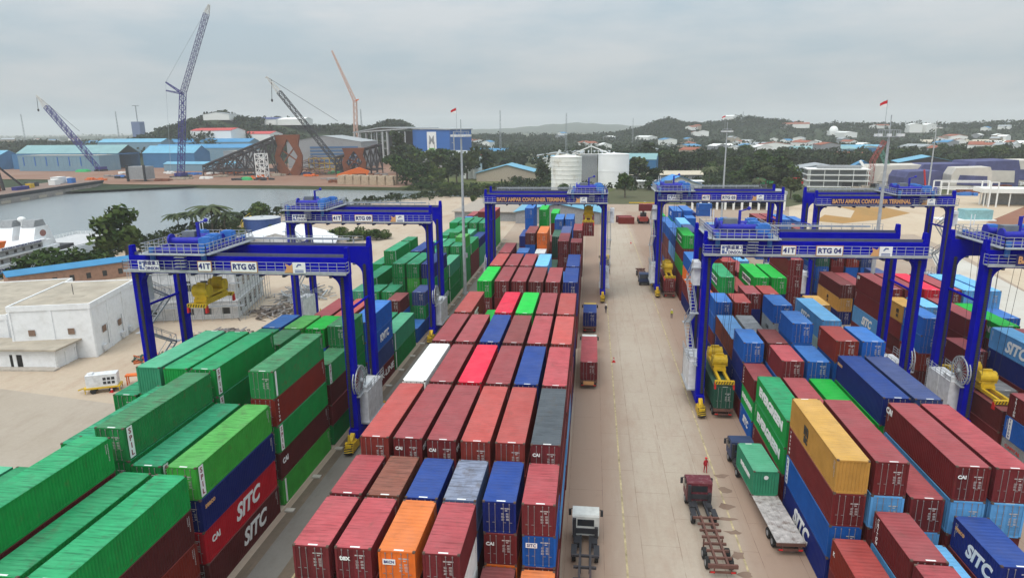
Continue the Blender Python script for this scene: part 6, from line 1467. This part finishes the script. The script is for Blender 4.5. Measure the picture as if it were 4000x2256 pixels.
for x in (-12, -9, 8, 11):
    for y in (0, 9): m.bar((x, y, 0), (x, y, 11), .5)
for y in (0, 9): m.bar((-12, y, 8), (11, y, 8), .4); m.bar((-12, y, 11), (11, y, 11), .4)
m.build('frame', M_WHITE, gp)
cp = thing('canopy', tuple(G(2545, 520).xy)+(0,), 'long white flat canopy over a row of bays', 'canopy', R(-8)); m = MB(); m.box(-12, 40, 0, 12, 6, 8); m.build('roof', M_WHW, cp); m = MB(); m.box(-8, 40, 9, 11.5, 0, 5.2); m.build('back_wall', M_GREYB, cp); m = MB()
for i in range(6): m.bar((-11+i*10, .6, 0), (-11+i*10, .6, 6), .4)
m.build('post', M_WHW, cp)
tk2 = thing('aqua_tank', tuple(G(2450, 553).xy)+(0,), 'aqua rectangular tank on a white slab', 'water tank'); m = MB(); m.box(-5, 5, -3, 3, .5, 4.2); m.build('shell', mat('aqua_paint', (.22, .42, .45), .6), tk2); m = MB(); m.box(-14, 6, -4, 4, 0, .5); m.build('slab', M_WHW, tk2)
bk = loose_box(112, 352, .01, S4, 2.6, 'n', 'slate blue container beside the white portal building', False, R(86))
pc = thing('column_hall', tuple(G(1990-130, 528).xy)+(0,), 'white columned open hall behind crane 03', 'hall', R(-2)); m = MB(); m.box(-22, 20, 0, 16, 7.0, 8.2); m.build('roof', M_GREYR, pc)
for i in range(12): m = MB(); m.box(-21+i*3.6, -20.1+i*3.6, 0, .9, 0, 7.0); m.build('column', M_WHW, pc)
m = MB(); m.box(-22, 20, 14, 15.5, 0, 7); m.build('back_wall', M_DARK, pc)

# scattered houses and sheds on the wooded hills
hs = [  # px, py(base), Y, W, D, H, wall, roof, label, group
 (545, 332, 820, 58, 30, 10, M_WHW, M_REDR, 'white warehouse with red roof on the hillside, left one', None), (640, 330, 850, 60, 30, 9, M_WHW, M_REDR, 'white warehouse with red roof on the hillside, right one', None),
 (545, 308, 940, 40, 30, 8, M_WHW, M_GREYR, 'white flat building on the hill beside the lone tree top', None), (640, 302, 1000, 90, 30, 8, M_WHW, mat('navy_roof', (.05, .07, .18), .7), 'white building with dark blue roof on the hill', None), (720, 305, 1000, 70, 30, 8, M_WHW, M_WHW, 'long white building with pale roof on the hill crest', None),
 (250, 340, 1000, 90, 30, 8, M_PALEB, M_BLUEROOF, 'blue roofed factory on the left ridge', None), (290, 352, 900, 60, 25, 7, M_WHW, M_BLUEROOF, 'blue roofed white factory below the left ridge', None), (345, 350, 950, 50, 20, 7, M_TAN, M_TERRA, 'tan building among trees on the left ridge', None),
 (1225, 345, 900, 60, 30, 8, M_WHW, M_BLUEROOF, 'long blue roofed shed behind the floodlight mast', None), (1400, 372, 760, 44, 30, 7, M_TAN, M_GREYR, 'grey roofed house among trees behind the old tank', None), (1470, 365, 800, 60, 30, 8, M_TAN, M_GREYR, 'long grey roofed hall behind the tank truss', None), (1385, 384, 700, 40, 24, 6, M_WHW, M_LTROOF, 'pale aqua roofed house behind the old tank', None),
 (1950, 362, 880, 40, 34, 14, M_WHW, M_TERRA, 'white tall house with brown roof above the dark wood', None), (2060, 362, 860, 70, 40, 10, M_PALEB, M_AQUA, 'aqua roofed industrial hall on the right, nearest', None), (2130, 358, 900, 80, 40, 10, M_MIDB, M_LTROOF, 'blue industrial hall with light roof right of the aqua one', None), (2190, 362, 880, 50, 40, 9, M_TAN, M_AQUA, 'tan industrial hall with aqua roof', None), (2100, 382, 760, 60, 24, 6, M_TAN, M_TERRA, 'terracotta roofed row below the aqua halls', None),
 (2305, 318, 1500, 26, 20, 16, M_WHW, M_WHW, 'white four storey block on the right hill, left one', None), (2345, 318, 1500, 24, 20, 16, M_WHW, M_WHW, 'white four storey block on the right hill, right one', None), (2430, 335, 1200, 120, 40, 8, M_TAN, mat('cream_roof', (.52, .46, .36), .8), 'long cream roofed warehouse on the right ridge', None), (2540, 345, 1100, 70, 40, 9, M_WHW, M_WHW, 'white warehouse at the right edge of the ridge', None), (2000, 322, 1600, 60, 40, 9, M_WHW, M_TERRA, 'brown roofed school on the far right hill', None), (1900, 342, 1200, 70, 30, 7, M_WHW, M_GREYR, 'grey roofed hall below the far right hill', None), (1760, 345, 1050, 90, 30, 6, M_GREYB, M_GREYR, 'long low grey hall behind the slim floodlight mast', None)]
for px, py, Y, W_, D_, H_, wm, rm, l_, g in hs:
    p = AY(px, py, Y); z = hgt(p.x, Y)-1; o = shed('hill_building', p.x, Y, R(trr.uniform(70, 100)) if W_ > 55 else R(trr.uniform(-20, 20)), D_ if W_ > 55 else W_, W_ if W_ > 55 else D_, H_, 3.2, wm, rm, l_, 'building'); o.location.z = max(0, p.z if p.z > z else z)-.5
    if o.location.z > z+2: o.location.z = z
    if W_ > 55: o.location.x += W_/2
HL = {0: ('white', M_WHW), 1: ('tan', M_TAN), 2: ('grey', M_GREYB)}; RL = {0: ('terracotta', M_TERRA), 1: ('grey', M_GREYR), 2: ('blue', M_BLUEROOF), 3: ('pale', M_WHW)}
for i in range(150):
    if i < 112: px = trr.uniform(1480, 2570); Y = trr.uniform(700, 2300)
    else: px = trr.uniform(-20, 1480); Y = trr.uniform(900, 2400)
    p = AY(px, 330, Y); a, b_ = trr.choice((0, 0, 0, 1, 2)), trr.choice((0, 0, 1, 2, 3)); s = trr.uniform(10, 26)
    o = shed('hill_house', p.x, Y, R(trr.uniform(-60, 60)), s, s*trr.uniform(.9, 1.6), trr.uniform(5, 10), 2.4, HL[a][1], RL[b_][1], f'small {HL[a][0]} house with {RL[b_][0]} roof among trees on the far hills', 'house', group=f'{HL[a][0]} houses with {RL[b_][0]} roofs on the far hills'); o.location.z = hgt(p.x, Y)+trr.uniform(2.0, 6.0)
dm = thing('domed_building', tuple(AY(2098, 318, 1500).xy)+(hgt(AY(2098, 318, 1500).x, 1500)+6,), 'white domed building on the far right hill', 'building'); m = MB(); m.ell((0, 0, 3), 9, 9, 10, 14, 8, 0, 90); m.build('dome', M_WHITE, dm); m = MB(); m.box(-10, 10, -10, 10, -6, 3.2); m.build('wall', M_WHW, dm)
def radio(px, ptop, Y, label, w_=3.0):
    p = AY(px, ptop, Y); z0 = hgt(p.x, Y); root = thing('radio_mast', (p.x, Y, z0-1), label, 'radio mast', 0); m = MB(); lattice(m, (0, 0, 0), (0, 0, p.z-z0+1), w_, w_*.4, 12, w_*.07, w_*.12); m.build('tower', M_STEEL, root)
for px, pt, Y, l_ in ((1258, 278, 900, 'thin radio mast behind the floodlight mast'), (1425, 285, 760, 'lattice radio mast rising behind the old white tank'), (1593, 297, 1300, 'short radio mast left of the round hill'), (52, 287, 1200, 'radio mast at the left picture edge'), (290, 280, 1200, 'radio mast beside the left ridge factory'), (907, 275, 1100, 'thin radio mast beside the salmon crane'), (1870, 280, 1700, 'radio mast on the far right hill')): radio(px, pt, Y, l_, 2.2)
ct = thing('control_tower', tuple(AY(345, 300, 1000).xy)+(hgt(AY(345, 300, 1000).x, 1000),), 'blue grey building with a banded mast on the left ridge', 'tower'); zt = AY(345, 265, 1000).z-ct.location.z; m = MB(); m.box(-7, 7, -6, 6, -2, zt*.62); m.build('wall', mat('tower_blue', (.15, .2, .33), .8), ct); m = MB(); m.tube((0, 0, zt*.6), (0, 0, zt), .8, 8); m.box(-5, 5, -1, 1, zt-1, zt); m.build('mast', M_STEEL, ct)

# hazy air over everything
hz = MB(); hz.box(-9500, 9500, -300, 9000, -6, 190); o = hz.build('haze', None or MATS['white_marking']); o.data.materials.clear()
hm = bpy.data.materials.new('hazy_air'); hm.use_nodes = True; t = hm.node_tree; t.nodes.clear(); ou = t.nodes.new('ShaderNodeOutputMaterial'); pv = t.nodes.new('ShaderNodeVolumePrincipled')
pv.inputs['Color'].default_value = (.97, .985, 1, 1); pv.inputs['Density'].default_value = .00014; pv.inputs['Anisotropy'].default_value = 0
t.links.new(pv.outputs[0], ou.inputs['Volume']); o.data.materials.append(hm); tag(o, 'thin pale haze lying over the harbour', 'haze', None, 'stuff')

# far woods that read as one mass
q = MB(); rr = random.Random(77)
def clump(x, y, z, h, wd, n):
    for i in range(n):
        v = Vector((rr.gauss(0, 1), rr.gauss(0, 1), rr.gauss(0, 1))).normalized()*(rr.random()**.35)
        leafquad(q, Vector((x+v.x*wd, y+v.y*wd, z+h*.58+v.z*h*.42)), wd*.33, rr)
def ok(x, y):
    if y < 470: return False
    if x < -105 and y < 745: return False
    if -100 < x < 45 and y < 560 and not (-30 < x < 0): return False
    if 110 < x < 330 and y < 500: return False
    return True
KEEP = [(o_.location.x, o_.location.y) for o_ in COL.objects if o_.name.startswith(('hill_building', 'domed'))]
def kept(x, y):
    for cx, cy in KEEP:
        if cy-48 < y < cy+14 and abs(x-cx*y/cy) < 34: return True
    return False
cnt = 0; tries = 0
while cnt < 6500 and tries < 60000:
    tries += 1
    py = 321.5+ (rr.random()**1.35)*100; px = rr.uniform(-60, 2640)
    d = _ray(px, py)
    if d.z > -.002: continue
    t_ = -CH/d.z
    x, y = d.x*t_, d.y*t_
    if not ok(x, y) or y > 4200: continue
    if kept(x, y): continue
    h = rr.uniform(8, 14)*(1+.15*(y > 1500)); wd = h*rr.uniform(.4, .62); n = 34 if y < 900 else 20 if y < 1800 else 12
    clump(x, y, hgt(x, y)-.5, h, wd, n); cnt += 1
for (cx, cy, sx, sy, a) in HILLS[:13]+HILLS[19:]:
    for i in range(420):
        x = rr.gauss(cx, sx*.75); y = rr.gauss(cy, sy*.6)
        if not ok(x, y): continue
        if kept(x, y): continue
        h = rr.uniform(8, 13); clump(x, y, hgt(x, y)-.5, h, h*rr.uniform(.45, .7), 20)
for i in range(900):                                   # undergrowth round the middle distance
    x, y = rr.uniform(-60, 130), rr.uniform(402, 560)
    if (x > 108 and y < 470) or abs(x+15) < 13 and abs(y-402) < 14 or abs(x-13) < 14 and abs(y-428) < 14: continue
    clump(x, y, 0, rr.uniform(1.5, 4.5), rr.uniform(2, 4.5), 12)
for a, b_ in (((-147, 275), (-117, 328)), ((-117, 328), (-86, 368)), ((-149, 236), (-147, 275)), ((-150, 186), (-150, 236)), ((-86, 368), (-65, 361)), ((-345, 449), (-212, 440)), ((-118, 426), (-60, 410)), ((-60, 410), (-30, 400))):
    for i in range(70 if a[0] > -300 and a[1] < 400 else 60):
        if a[0] < -300: continue
        t_ = rr.random(); d_ = rr.random()**2*(16 if a[1] < 400 else 8); h = rr.uniform(1.2, 4.2); clump(a[0]+(b_[0]-a[0])*t_+d_, a[1]+(b_[1]-a[1])*t_-(d_*.3 if a[1] < 400 else -d_*.6), 0, h, h*rr.uniform(.5, .9), 16)
o = q.build('distant_woods', leaf_mat('wood_leaves', (.016, .028, .009), (.03, .048, .015), (.06, .075, .026))); tag(o, 'dark green woods covering the far shore and hills', 'woods', None, 'stuff')
